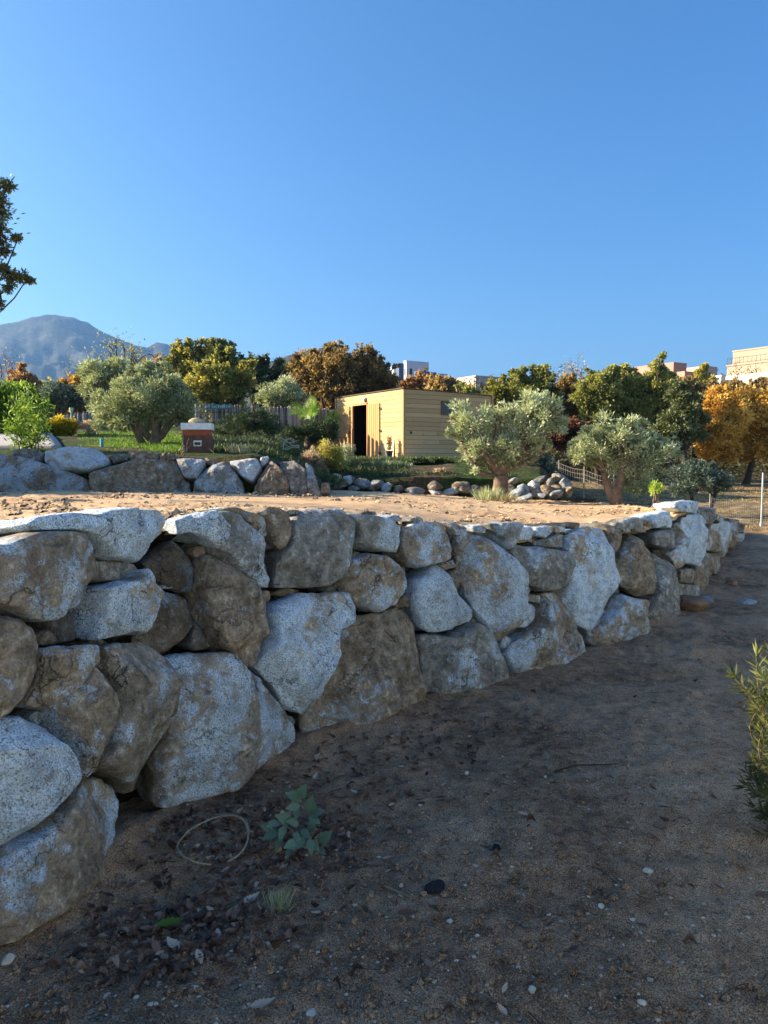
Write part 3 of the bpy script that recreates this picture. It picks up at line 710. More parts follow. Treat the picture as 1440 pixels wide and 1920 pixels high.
def bare_tree(name, label, cat, foot, Yd, tips, tr, seed, base='g', group=None, leafs=0, mat='twig', bark=None, depth=3):
    r = np.random.default_rng(seed+3000); fx = (foot-720)/FPX*Yd
    fz = (ground_z(fx, Yd) if base == 'g' else gz(fx, Yd))-.05; F = np.array([fx, Yd, fz])
    root = thing(name, label, cat, tuple(F), 0, group); tm = MB(); ends = []
    cen = np.mean([P(a, b_, Yd) for a, b_ in tips], 0); top = F+(cen-F)*.45
    tm.tube(bent(F, top, .04, 9, r)-F, np.linspace(tr*1.2, tr*.7, 9), 8, .5, .1)
    def rec(a, b_, rad, lev):
        pts = bent(a, b_, .11, 8, r, .05); tm.tube(pts-F, np.linspace(rad, rad*.4, 8), 5, .5)
        ends.append(b_)
        if lev <= 0: return
        for k in (3, 4, 5, 6, 7):
            o = pts[k]; ln = np.linalg.norm(b_-a)*r.uniform(.2, .4); d = (b_-a)/np.linalg.norm(b_-a)*.8+r.normal(size=3)*.7+np.array([0, 0, .35])
            rec(o, o+d/np.linalg.norm(d)*ln, rad*.42, lev-1)
    for a, b_ in tips: rec(top, P(a, b_, Yd+r.uniform(-.5, .5)), tr*.45, depth-1)
    tm.build('trunk', bark or BARK, root, True)
    if leafs:
        e = np.array(ends); q = e[r.integers(0, len(e), leafs)]+r.normal(size=(leafs, 3))*.05*np.linalg.norm(cen-F)
        V, Fc = leaf_quads(q-F, r.normal(size=(leafs, 3)), .11*Yd/40, .07*Yd/40, r)
        mesh('crown', V, Fc, L[mat], root, False, np.repeat(r.random(leafs), 4))
    return root

# ---------------------------------------------------------------- olives on the terrace and in the garden
tree('olive_tree', 'gnarled silver-green olive tree with a thick split trunk, beside the wooden shed', 'tree',
     [(882,790,36,34),(905,835,42,32),(858,812,20,18),(972,800,44,42),(1012,775,42,34),(1038,800,20,30),(950,775,26,20),(890,868,16,26),(940,840,44,26),(1000,835,26,22),(905,858,22,18),(975,850,26,18),(955,860,22,10)],
     13.6, 930, None, 'olive', OLIVEBARK, 34000, (.072, .021), .25, 300, .165, .40, None, .5, 1, 't', .4, .62, rough=.7, limb=.30)
tree('olive_tree', 'round silver-green olive tree with two leaning stems at the terrace edge, beside the shady field', 'tree',
     [(1148,832,52,42),(1200,858,46,44),(1102,846,34,26),(1178,812,40,24),(1248,842,24,22),(1192,900,34,30),(1120,818,26,18)],
     13.2, 1160, None, 'olive', OLIVEBARK, 30000, (.072, .021), .25, 240, .12, .4, [(1132,885,.07),(1168,880,.09)], .5, 2, 't', .4, .58, rough=.3, limb=.32)
tree('olive_tree', 'broad many-stemmed olive tree behind the upper wall, left of the beehive', 'tree',
     [(275,752,60,42),(215,764,34,36),(336,756,27,34),(255,714,36,18),(305,724,34,20),(200,795,24,18),(350,790,16,24),(250,790,36,18)],
     14.2, 285, None, 'olive', OLIVEBARK, 36000, (.074, .021), .25, 280, .16, .3, [(225,785,.06),(262,770,.06),(290,765,.08),(308,775,.05),(335,780,.06)], .5, 3, 'b', .5, .42, rough=.3, limb=.36)
tree('olive_tree', 'small dark shaded olive tree standing behind the far end of the boulder wall', 'tree',
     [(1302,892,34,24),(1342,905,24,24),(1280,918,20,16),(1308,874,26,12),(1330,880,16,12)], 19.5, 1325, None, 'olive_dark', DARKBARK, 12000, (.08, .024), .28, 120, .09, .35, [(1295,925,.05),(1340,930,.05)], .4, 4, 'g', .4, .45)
tree('olive_tree', 'tall olive tree just behind the many-stemmed olive', 'tree',
     [(195,705,42,28),(235,695,40,22),(172,725,24,24),(285,700,36,18)], 27, 200, None, 'olive', OLIVEBARK, 12000, (.13, .045), .28, 130, .2, .4, None, .5, 5, 'b', .4, .5)
tree('olive_tree', 'dark blue-green olive tree beyond the left end of the picket fence', 'tree',
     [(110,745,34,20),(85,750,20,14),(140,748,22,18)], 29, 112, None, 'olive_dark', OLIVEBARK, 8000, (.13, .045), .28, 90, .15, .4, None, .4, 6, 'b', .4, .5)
tree('olive_tree', 'round grey olive tree behind the picket fence, left of the brown oaks', 'tree',
     [(525,740,36,26),(505,755,22,20),(550,752,22,20)], 29, 525, None, 'olive', OLIVEBARK, 10000, (.13, .045), .28, 110, .15, .4, None, .5, 7, 'b', .4, .52)
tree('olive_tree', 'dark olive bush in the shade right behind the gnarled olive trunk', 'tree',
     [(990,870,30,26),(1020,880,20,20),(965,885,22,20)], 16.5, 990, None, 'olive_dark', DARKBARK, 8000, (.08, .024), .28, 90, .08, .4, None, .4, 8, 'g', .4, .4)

# ---------------------------------------------------------------- trees beyond the garden, left to right
def bg(label, mat, Yd, lobes, foot=None, base='g', n=7000, seed=0, tint=.5, leafsz=.0041, cat='tree', name='oak_tree', ncl=110, tr=.16, bark=None, group='trees beyond the garden', skirt=820, **kw):
    if skirt:
        us = [l[0] for l in lobes]; lo = max(l[1]+l[3]*.5 for l in lobes); rr_ = np.random.default_rng(seed)
        for v_ in np.arange(lo, min(skirt, 865), 24):
            for q_ in range(2): lobes = lobes+[(rr_.uniform(min(us), max(us)), v_+rr_.uniform(-8, 8), rr_.uniform(14, 26), rr_.uniform(12, 20))]
        n = int(n*1.25)
    lobes = [(l[0], l[1]+5, l[2]*1.10, l[3])+tuple(l[4:]) for l in lobes]
    q3_ = np.random.default_rng(seed+7)
    for l in sorted(lobes, key=lambda l: l[1])[:4]:
        for k_ in range(4): lobes.append((l[0]+q3_.uniform(-.8, .8)*l[2], l[1]-l[3]*q3_.uniform(.75, 1.05), q3_.uniform(3, 6), q3_.uniform(6, 10)))
    n = int(n*1.5)
    return tree(name, label, cat, lobes, Yd, foot, group, mat, bark or DARKBARK, n, (leafsz*Yd, leafsz*Yd*.66), .29, ncl*1.4, tr, .45, None, .2, seed, base, .5, tint, **kw)
bg('bright green leafy tree at the left edge above the paved path', 'bright', 17.5, [(28,748,34,30),(58,760,22,26),(10,775,30,34),(-30,760,50,50),(45,785,28,26)], 20, 'b', 13000, 11, .42, name='laurel_tree')
bare_tree('bare_tree', 'bare pinkish tree at the left edge below the mountain', 'tree', 8, 45, [(2,685),(12,694),(-12,688),(22,702)], .12, 1, 'g', 'trees beyond the garden', 260, 'red')
bg('small orange-red tree rising over the bright green tree', 'red', 48, [(45,700,12,14),(30,708,12,10),(62,712,14,9)], 45, n=1500, seed=12, skirt=0, tint=.6, ncl=40)
bg('low golden-green tree left of the tall yellow shrub', 'yolive', 52, [(82,722,16,12),(112,726,18,12),(60,730,16,12)], 90, n=3000, seed=13, tint=.5, ncl=50)
bg('rounded golden tree left of the bare-topped oak', 'yellow', 44, [(150,712,24,18),(130,724,18,14),(172,712,18,16)], 150, n=5000, seed=14, tint=.40, ncl=70)
bare_tree('bare_tree', 'thin bare tree beside the rounded golden tree', 'tree', 145, 46, [(135,700),(150,694),(160,702),(126,706)], .07, 2, 'g', 'trees beyond the garden', 60, 'yolive')
bare_tree('oak_tree', 'oak with twisted bare top branches above the tall olive', 'tree', 228, 40, [(200,690),(225,682),(248,684),(256,700),(208,702)], .20, 3, 'g', 'trees beyond the garden', 1500, 'yolive', DARKBARK)
bg('grey-brown scrubby trees right of the bare-topped oak', 'twig', 55, [(285,682,24,12),(312,690,20,14),(262,690,18,12)], 290, n=3500, seed=16, tint=.25, ncl=70)
bg('gold and green oak with an uneven crown, left of the tallest dark oak', 'yolive', 40, [(335,672,22,22),(352,655,20,16),(376,650,18,14),(340,705,26,24),(365,690,24,22),(318,690,14,14)], 350, n=9000, seed=17, tint=.5, ncl=120)
bg('dark green oak whose top is the highest left of the shed', 'oak', 43, [(415,648,24,16),(425,668,26,18),(400,680,22,20),(440,690,24,20)], 418, n=8000, seed=18, tint=.38, ncl=110)
bg('yellow-green oak directly above the painted board on the fence', 'yolive', 35, [(400,705,32,26),(435,720,26,30),(372,725,24,24),(455,695,20,22),(405,740,34,18)], 405, n=11000, seed=19, tint=.42, ncl=130)
bg('dark evergreen behind the round grey olive', 'dark', 50, [(480,685,28,20),(512,690,24,18),(465,705,24,24),(498,712,28,22),(540,698,20,20)], 490, n=9000, seed=20, tint=.5, ncl=110)
bare_tree('bare_tree', 'bare grey tree rising behind the dark evergreen', 'tree', 520, 60, [(512,690),(530,686),(546,690),(500,694)], .09, 4, 'g', 'trees beyond the garden')
bg('broad orange-brown oak left of the other brown oaks', 'brown', 38, [(575,688,32,26),(600,668,24,18),(560,712,24,28),(598,712,34,32),(625,660,16,16)], 590, n=12000, seed=21, tint=.38, ncl=140)
bg('green-brown oak between two brown oaks', 'brown', 37, [(632,668,20,22),(640,695,26,26),(628,725,30,24)], 635, n=9000, seed=22, tint=.32, ncl=110)
bg('rusty brown oak just left of the far white house', 'brown', 38, [(682,668,22,20),(668,690,28,26),(700,690,28,26),(722,705,24,24),(690,722,40,22),(735,722,20,16)], 690, n=13000, seed=23, tint=.34, ncl=150)
bg('pinkish orange small-leaved tree in front of the far white house', 'red', 48, [(780,706,20,12),(795,718,20,12),(768,720,14,10)], 782, n=3500, seed=24, tint=.55, ncl=60)
bg('orange tree rising over the middle of the shed roof', 'brown', 46, [(835,716,24,10),(820,724,24,12),(850,722,16,10)], 830, n=4500, seed=25, tint=.85, ncl=60)
bg('grey-green tree over the right end of the shed roof', 'oak', 40, [(868,728,18,12),(885,740,22,14)], 872, n=3500, seed=26, tint=.55, ncl=60)
bg('green oak between the shed and the gnarled olive', 'yolive', 34, [(945,735,28,26),(925,750,22,24),(940,770,32,26),(965,765,26,24)], 945, n=10000, seed=27, tint=.25, ncl=120)
bg('dark green oak with tall spiky top above the gnarled olive', 'oak', 36, [(972,704,16,16),(985,725,28,22),(1010,700,16,18),(1022,722,24,20),(1000,750,34,26),(1035,745,18,18)], 1000, n=11000, seed=28, tint=.42, ncl=130)
bare_tree('bare_tree', 'pale feathery bare tree against the sky, right of the spiky dark oak', 'tree', 1072, 60, [(1062,700),(1075,695),(1088,700),(1055,706),(1095,706)], .12, 5, 'g', 'trees beyond the garden', 500, 'twig')
bg('brown and gold oak behind and between the two silver olives', 'brown', 37, [(1062,735,24,22),(1050,760,28,24),(1080,765,26,24),(1070,715,18,14)], 1064, n=9000, seed=29, tint=.5, ncl=110)
bg('dark reddish purple shrub right of the gnarled olive', 'purple', 30, [(1065,800,26,20),(1045,815,22,18),(1085,815,22,18)], 1065, n=7000, seed=30, tint=.45, ncl=90, cat='shrub', name='shrub', tr=.06)
bg('dense green oak left of the oak with the pointed top', 'oak', 33, [(1120,715,26,22),(1105,740,26,24),(1140,740,30,28),(1125,772,34,26),(1145,700,14,14)], 1122, n=13000, seed=31, tint=.45, ncl=150)
bg('green oak in the middle of the three behind the round olive', 'oak', 33.5, [(1172,700,18,16),(1185,725,26,24),(1165,750,28,26),(1190,775,34,28)], 1178, n=12000, seed=32, tint=.55, ncl=140)
bg('green and gold oak with the pointed top above the round olive', 'oak', 33, [(1238,676,8,14),(1236,698,18,16),(1225,718,26,20),(1252,728,24,20),(1235,750,34,26),(1215,780,30,26)], 1235, n=13000, seed=33, tint=.62, ncl=150)
bg('dark green oak in shade left of the yellow trees', 'dark', 31, [(1275,735,20,20),(1285,762,24,26),(1268,790,28,26),(1300,795,22,28),(1250,812,30,24)], 1280, n=12000, seed=34, tint=.55, ncl=140)
bg('rusty brown oak squeezed between dark oak and yellow trees', 'brown', 35, [(1300,738,18,18),(1312,765,18,26),(1292,720,12,12)], 1306, n=6000, seed=35, tint=.5, ncl=80)
bg('bright yellow autumn oak with a bare trunk', 'yellow', 32, [(1352,748,30,26),(1335,775,26,28),(1372,775,30,30),(1345,808,34,28),(1325,838,22,20),(1365,838,26,18)], 1316, n=15000, seed=36, skirt=0, tint=.62, ncl=170, tr=.14)
bg('deep golden oak at the right edge', 'yellow', 33, [(1415,760,34,30),(1440,780,40,40),(1400,795,32,30),(1425,825,36,28),(1395,850,26,16),(1470,800,50,50)], 1398, n=16000, seed=37, skirt=0, tint=.5, ncl=180, tr=.14)
bg('low brown scrub oak just under the cream house', 'brown', 60, [(1400,725,30,14),(1430,722,26,14),(1370,728,22,12),(1450,730,24,14),(1335,728,18,12)], 1400, n=6000, seed=38, tint=.42, ncl=80)
bg('slim yellow-green tree in front of the pale retaining wall', 'yolive', 70, [(1317,695,8,12),(1320,712,14,12),(1312,704,8,8)], 1318, n=1800, seed=39, skirt=0, tint=.7, ncl=40)
bg('short dark evergreen below the pink houses', 'dark', 50, [(1265,722,18,14),(1285,728,16,12)], 1270, n=3000, seed=40, tint=.6, ncl=50)
for k, (a, b_) in enumerate([([(1375,685),(1388,676),(1362,690)], 1375), ([(1400,684),(1416,678),(1408,690)], 1406), ([(1430,682),(1440,676),(1422,692)], 1430)]):
    bare_tree('bare_tree', ['leftmost bare twiggy tree before the cream house', 'middle bare twiggy tree before the cream house', 'rightmost bare twiggy tree before the cream house'][k], 'tree', b_, 62, a, .06, 8+k, 'g', 'bare trees before the cream house', 0, 'twig', OLIVEBARK, 2)
# trees to the left of the frame: the near oak whose tips reach in, and unseen shrubs added to shade the terrace
tree('oak_tree', 'near dark holm oak reaching in from the left edge against the sky', 'tree',
     [(-60,420,60,75),(-60,520,50,50),(-2,385,17,30),(-2,430,14,26),(8,470,10,12),(30,520,26,9),(8,505,14,9),(-20,345,28,20),(-3,560,7,24),(34,447,12,4),(16,350,10,7),(50,524,10,4),(18,540,8,6),(-250,350,150,160)],
     7.0, -420, None, 'dark', DARKBARK, 9000, (.040, .016), .42, 460, .16, .4, None, .1, 50, 't', .9, .45, volp=.36, limb=.09)
for k, (u, Y_, h) in enumerate([(-560, 9.0, 75), (-330, 10.6, 80), (-700, 8.0, 40)]):
    tree('hedge_shrub', ['evergreen shrub beyond the left edge of the terrace', 'evergreen shrub above the left end of the upper wall', 'evergreen shrub by the near holm oak'][k], 'shrub',
     [(u, 780-h, 120, 85), (u-90, 790-h, 110, 80)], Y_, u, 'shrubs left of the terrace', 'dark', DARKBARK, 12000, (.11, .07), .3, 140, .05, .3, None, .3, 60+k, 't' if k != 1 else 'b', .4, .5)
# undergrowth filling the hillside between the trunks
r = np.random.default_rng(77); n = 130000
yy = 37+62*r.random(n)**1.3; ww = r.uniform(-200, 1700, n); xx = (ww-720)/FPX*yy
zz = Gz(xx, yy)+np.clip(fbm(np.stack([xx, yy, 0*xx], -1)*.12+5, 4), -1, 1)*sm(40, 90, yy)*2.0+r.random(n)*1.6*(.4+np.clip(fbm(np.stack([xx, yy, 0*xx], -1)*.25, 3), 0, 1)*1.3)
V, F = leaf_quads(np.stack([xx, yy, zz], -1), r.normal(size=(n, 3))+[0, 0, .4], yy*.0038, .16, r)
tn = np.clip(.45+.35*fbm(np.stack([xx, yy, 0*xx], -1)*.08+3, 3)+r.normal(size=n)*.12, 0, 1)
ug = mesh('undergrowth', V, F, leaf_mat('scrub_leaf', [(.02, .025, .012), (.06, .06, .025), (.12, .10, .035), (.20, .13, .05)]), None, False, np.repeat(tn, 4)); tag(ug, kind='stuff')

# ---------------------------------------------------------------- shrubs of the garden
def shrub(label, mat, Yd, lobes, foot=None, base='b', n=5000, seed=0, tint=.5, leaf=(.05, .025), name='shrub', cat='shrub', group=None, **kw):
    return tree(name, label, cat, lobes, Yd, foot, group, mat, BARK, n, leaf, .32, kw.pop('ncl', 90), .035, .3, None, kw.pop('up', .4), seed, base, .6, tint, crownname='foliage', trunkname='stem', **kw)
shrub('rounded bush covered in yellow flowers before the picket fence', 'flower', 18, [(112,800,26,15),(95,803,16,13),(128,806,12,11)], n=9000, seed=70, tint=.62, leaf=(.06, .03))
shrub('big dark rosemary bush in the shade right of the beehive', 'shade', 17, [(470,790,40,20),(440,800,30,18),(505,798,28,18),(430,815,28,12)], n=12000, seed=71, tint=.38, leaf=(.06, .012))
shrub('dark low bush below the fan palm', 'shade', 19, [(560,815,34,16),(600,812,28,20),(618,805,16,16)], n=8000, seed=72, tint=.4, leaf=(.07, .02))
shrub('sunlit yellow-green shrub right in front of the open left shed door', 'yolive', 15.5, [(614,848,22,20),(630,858,18,18),(605,866,18,12),(622,875,20,10)], n=8000, seed=73, tint=.55, leaf=(.045, .022))
shrub('pinkish dry shrub beside the end of the upper boulder wall', 'twig', 15.2, [(578,856,18,12),(592,868,16,14),(570,862,12,8),(600,878,14,10)], n=4500, seed=74, tint=.55, leaf=(.045, .016))
shrub('grey feathery shrub touching the left shed door', 'olive', 16.2, [(648,850,14,16),(640,862,12,10)], n=2500, seed=75, tint=.55, leaf=(.05, .012))
shrub('spiky dark clump of leaves on the bank below the shed', 'olive', 16.5, [(735,880,26,9),(712,882,16,8),(756,884,14,7)], n=4200, seed=76, tint=.45, leaf=(.14, .014), up=1.6)
shrub('small dry pinkish plant low on the bank below the shed', 'twig', 15.6, [(822,890,9,9),(828,884,6,6)], n=700, seed=77, tint=.75, leaf=(.05, .03), ncl=30)
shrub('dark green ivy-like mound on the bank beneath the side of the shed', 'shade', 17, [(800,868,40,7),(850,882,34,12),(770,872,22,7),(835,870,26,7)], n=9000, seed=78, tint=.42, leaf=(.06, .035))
shrub('dark low shrubs behind the gnarled olive trunk', 'shade', 15.6, [(955,905,18,12),(900,905,16,10)], n=3000, seed=79, tint=.4)
shrub('young yellow-green sapling on the end of the boulder wall', 'bright', 9.6, [(1232,912,7,9),(1224,918,6,8),(1240,915,5,7)], foot=1231, base='t', n=260, seed=80, tint=.85, leaf=(.055, .018), ncl=24)
shrub('pale pink flowering shrub under the left of the many-stemmed olive', 'twig', 18, [(165,800,14,10),(178,806,12,8)], n=1800, seed=81, tint=.8, ncl=40)
shrub('bright green clump right beside the beehive', 'bright', 12.6, [(412,846,12,8),(404,850,8,6)], n=900, seed=82, tint=.6, leaf=(.04, .025), ncl=30)
# multi-stemmed young tree at the left, before the bright tree
r = np.random.default_rng(31); Yd = 11.6; fx = (62-720)/FPX*Yd; F0 = np.array([fx, Yd, gz(fx, Yd)-.02])
root = thing('sapling', 'thin multi-stemmed sapling with narrow bright leaves above the left stones', 'tree', tuple(F0)); tm = MB(); V = []; T = []
for tu, tv in ((22,752),(38,742),(52,738),(70,748),(82,752),(30,790),(14,800),(84,790),(60,760),(45,765)):
    e = P(tu, tv, Yd+r.uniform(-.2, .3)); p = bent(F0, e, .06, 12, r, -.03); tm.tube(p-F0, np.linspace(.012, .004, 12), 5)
    k = 190; q = p[r.integers(4, 12, k)]+r.normal(size=(k, 3))*.07
    lv, lf = leaf_quads(q-F0, r.normal(size=(k, 3))*.6+[0, 0, .3], .085, .024, r); V.append(lv); T.append(np.repeat(np.clip(r.normal(.5, .22, k), 0, 1), 4))
V = np.vstack(V); mesh('foliage', V, np.arange(len(V)).reshape(-1, 4), L['bright'], root, False, np.concatenate(T)); tm.build('stem', BARK, root, True)
# fan palm
Yd = 20; fx = (580-720)/FPX*Yd; F0 = np.array([fx, Yd, gz(fx, Yd)])
root = thing('fan_palm', 'fan palm with stiff sunlit fronds before the picket fence', 'palm', tuple(F0)); r = np.random.default_rng(5)
tb = MB(); tb.tube([(0,0,-.1),(0,0,.3),(.03,0,.55)], [.12,.13,.1], 9, .5, .3); tb.build('trunk', BARK, root, True)
for k in range(13):
    az = r.uniform(0, 6.28); el = r.uniform(.1, 1.45); d = np.array([math.cos(az)*math.cos(el), math.sin(az)*math.cos(el), math.sin(el)])
    c0 = np.array([.02, 0, .5]); c = c0+d*r.uniform(.45, .75); fm = MB(); fm.tube([c0, c], [.012, .007], 4, .35)
    side = np.cross(d, r.normal(size=3)); side /= np.linalg.norm(side)
    for j, an in enumerate(np.linspace(-1.25, 1.25, 19)):
        dd = d*math.cos(an)+side*math.sin(an); ln = .42*(1-.18*abs(an)); up = np.cross(dd, np.cross(d, side)); up /= np.linalg.norm(up)
        w_ = .009; m_ = c+dd*ln*.5; e = c+dd*ln+np.array([0, 0, -.05*abs(an)])
        fm.add([c, m_+up*w_, e, m_-up*w_], [[0,1,2,3]], np.clip(.05+el*.36+r.normal()*.10, 0, 1))  # upright fronds tinted lighter as if sunlit, low ones dark as if shaded
    fm.build('frond', L['bright'], root)

# ---------------------------------------------------------------- grasses (stuff)
def blades(name, n, sampler, mat, h, seed, wd=.006, lean=.5, tint=(.5, .2)):
    r = np.random.default_rng(seed); p = sampler(n, r); n = len(p)
    d = r.normal(size=(n, 3))*lean+[0, 0, 1]
    V, F = leaf_quads(p, d, h, wd, r); o = mesh(name, V, F, L[mat], None, False, np.repeat(np.clip(r.normal(tint[0], tint[1], n), 0, 1), 4)); tag(o, kind='stuff'); return o
def on_garden(u0, u1, y0, y1, thr=-.2, sc=1.2):
    def f(n, r):
        y = r.uniform(y0, y1, n); w = r.uniform(u0, u1, n); x = (w-720)/FPX*y
        k = fbm(np.stack([x, y, 0*x], -1)*sc+3, 3) > thr; x, y = x[k], y[k]
        return np.stack([x, y, garden_z(x, y)-.01+.035*0], -1)
    return f
blades('lawn', 26000, on_garden(150, 340, 11.5, 20, -.35), 'bright', .085, 1, .018, .8, (.36, .15))
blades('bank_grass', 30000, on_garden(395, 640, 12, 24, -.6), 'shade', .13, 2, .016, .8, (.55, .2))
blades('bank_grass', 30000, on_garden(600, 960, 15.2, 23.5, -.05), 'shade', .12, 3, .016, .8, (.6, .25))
blades('bank_grass', 5000, on_garden(640, 900, 20.5, 23.9, .0), 'bright', .10, 4, .014, .8, (.6, .25))
def on_field(n, r):
    y = 16.5+22*r.random(n); w = r.uniform(1000, 1560, n); x = (w-720)/FPX*y
    k = fbm(np.stack([x, y, 0*x], -1)*.9+3, 4) > -.05; x, y = x[k], y[k]; return np.stack([x, y, Gz(x, y)-.01], -1)
blades('field_grass', 42000, on_field, 'straw', .09, 5, .02, .9, (.45, .2))
def tuft(label, u, Yd, base, n, h, mat, seed, spread=.06, wd=.008, lean=.35, tint=.55, group=None):
    r = np.random.default_rng(seed); x = (u-720)/FPX*Yd; z = {'t': terr_z, 'b': gz, 'g': ground_z}[base](x, Yd)
    p = r.normal(size=(n, 3))*[spread, spread, 0]; d = p*2.5+r.normal(size=(n, 3))*lean*.6+[0, 0, 1]
    V, F = leaf_quads(p, d, h, wd, r); o = mesh('grass_tuft', V, F, L[mat], None, False, np.repeat(np.clip(r.normal(tint, .2, n), 0, 1), 4))
    o.location = (x, Yd, z-.01); tag(o, label, 'grass tuft', group); return o
tuft('blond dry grass tuft right of the beehive', 447, 11.8, 'b', 260, .16, 'straw', 1, .09, .008, .5, .8)
tuft('green-grey spiky tuft left of the gnarled olive trunk', 918, 13.3, 't', 260, .26, 'olive', 2, .10, .012, .3, .6)
tuft('straw-coloured tuft at the foot of the gnarled olive trunk', 945, 13.2, 't', 260, .16, 'straw', 3, .12, .010, .5, .7)
tuft('small pale grass tuft on the damp soil below the oak seedling', 512, 2.6, 'g', 170, .075, 'olive', 4, .022, .0025, .5, .6)

# ---------------------------------------------------------------- stones bordering the bank, the stone pile, loose stones
edg = thing('stone_edging', 'low edging of small rough stones along the foot of the bank under the shed', 'edging', (0, 15, 1.0))
r = np.random.default_rng(12)
E = [(613,903,12,8),(631,893,12,7),(624,912,11,6),(653,899,12,8),(640,907,11,8),(665,913,11,6),(683,904,12,8),(706,905,11,8),(697,915,11,6),(724,913,12,9),(746,915,9,7),(672,901,8,5),(779,920,20,7),(816,910,12,9),(816,922,12,6),(847,921,17,7),(872,912,14,10),(890,918,12,10),(858,908,10,6),(605,918,8,7)]
for i, (u, v, ru, rv) in enumerate(E):
    Yd = 14.75+.0*u; p = P(u, v, Yd); stone('stone', ru/FPX*Yd*1.05, .14, rv/FPX*Yd*1.0, p-np.array([0, 0, .02]), 300+i, (r.choice([.35, .5, .65]), r.uniform(.2, .6), 0), edg, sub=4).rotation_euler = (r.uniform(-.3, .3), r.uniform(-.25, .25), r.uniform(-.3, .3))
pile = thing('stone_pile', 'heap of pale angular stones on the terrace, right of the gnarled olive', 'stones', (2.9, 14, .95))
for i, (u, v, ru, rv, c) in enumerate([(955,912,12,7,.6),(968,922,14,8,.3),(980,914,12,9,.3),(985,928,16,6,.3),(1003,912,12,16,.35),(1024,918,12,13,.6),(1014,926,9,6,.4),(1037,915,14,8,.6),(1040,925,14,8,.3),(1058,905,13,11,.35),(1067,918,8,11,.5),(1032,900,14,8,.6),(1010,898,14,7,.6),(1050,893,14,7,.5),(962,900,14,7,.6)]):
    Yd = 14.0+(930-v)*.02; p = P(u, v, Yd); stone('stone', ru/FPX*Yd*1.0, .15, rv/FPX*Yd*.92, p-np.array([0, 0, .03]), 400+i, (c, r.uniform(.3, .6), 0), pile).rotation_euler = (r.uniform(-.3, .3), r.uniform(-.6, .6), r.uniform(-.3, .3))
def loose(label, u, v, sx, sy, sz, seed, col, on='g', mat=None, group=None, name='stone', cat='stone', Yd=None):
    if on == 'g':
        Yd = EYE[2]/-ray(u, v)[1]; x = ray(u, v)[0]*Yd; z = ground_z(x, Yd)
    else: x = (u-720)/FPX*Yd; z = terr_z(x, Yd)
    o = stone(name, sx, sy, sz, (x, Yd, z+sz*.35), seed, col, None, mat); tag(o, label, cat, group); o.rotation_euler = (0, 0, seed); return o
TAN = plain('tan_stone', (.42, .31, .21), .9, 0, .3, 6, .3); PALE = plain('pale_stone', (.52, .47, .38), .9, 0, .3, 14, .3)
EARTH = plain('earth_clod', (.26, .16, .10), 1, 0, .4, 14, .8); BLACK = plain('charred_clod', (.018, .016, .017), .9, 0, .4, 20, .8)
G1 = 'stones lying on the terrace edge'
loose('smooth tan stone lying on the terrace near the wall, left of its twin', 1113, 0, .075, .06, .045, 1, (0,0,0), 't', TAN, G1, Yd=7.4)
loose('rounder tan stone touching the smooth one on the terrace', 1129, 0, .05, .045, .04, 2, (0,0,0), 't', TAN, G1, Yd=7.2)
loose('flat grey stone in front of the two tan stones on the terrace', 1140, 0, .09, .06, .02, 3, (.5,.7,0), 't', None, G1, Yd=6.9)
loose('big white-grey boulder beside the young sapling', 1245, 0, .17, .12, .08, 4, (.3,1,0), 't', None, None, 'boulder', 'boulder', Yd=9.6)
loose('dark bluish rock at the wall foot, half buried in crumbled earth', 1318, 1146, .13, .10, .09, 5, (.5,.35,0))
loose('grey rounded rock alone on the path right of the wall', 1400, 1141, .09, .07, .045, 6, (.35,.55,0))
loose('dark square earth block on the path by the wall', 1372, 1098, .07, .06, .05, 7, (0,0,0), 'g', EARTH, None, 'earth_block', 'earth clod')
loose('heap of crumbled brown earth at the wall foot', 1292, 1150, .20, .15, .10, 8, (0,0,0), 'g', EARTH, None, 'earth_heap', 'earth heap')
loose('small dark rock on the terrace near the upper wall', 170, 0, .07, .05, .04, 9, (.6,.3,0), 't', None, None, Yd=9.2)
for i, (lab, u, v, s) in enumerate([('pale stone on the soil below the big flat brown boulder', 874, 1446, .022), ('small white stone straight right of the pale stone', 1023, 1459, .014),
  ('pale yellowish stone on the right, on open soil', 1215, 1629, .024), ('white crumbly stone left of the bottom centre', 997, 1838, .022), ('white stone near the bottom, above the frame edge', 583, 1884, .022),
  ('pale stone at the right near the bottom', 1205, 1866, .018), ('white speck of stone by the bush', 1284, 1490, .010), ('brownish pale stone at the bottom left', 15, 1790, .035), ('white stone in the leaf litter', 366, 1840, .018),
  ('pale stone left of the long crooked twig', 843, 1719, .016), ('white two-lobed stone in the centre right', 1128, 1686, .018), ('pale pebble beside the wall foot', 735, 1378, .014)]):
    loose(lab, u, v, s*.72, s*.6, s*.42, 20+i, (0,0,0), 'g', PALE, 'pale stones scattered on the damp soil')
loose('black charred clod on the soil right of the oak seedling', 932, 1575, .022, .035, .008, 41, (0,0,0), 'g', BLACK, None, 'charred_clod', 'clod')
loose('black flattened clod beside the broken twig', 815, 1655, .045, .032, .012, 42, (0,0,0), 'g', BLACK, None, 'charred_clod', 'clod')

m = bpy.data.materials['ground']
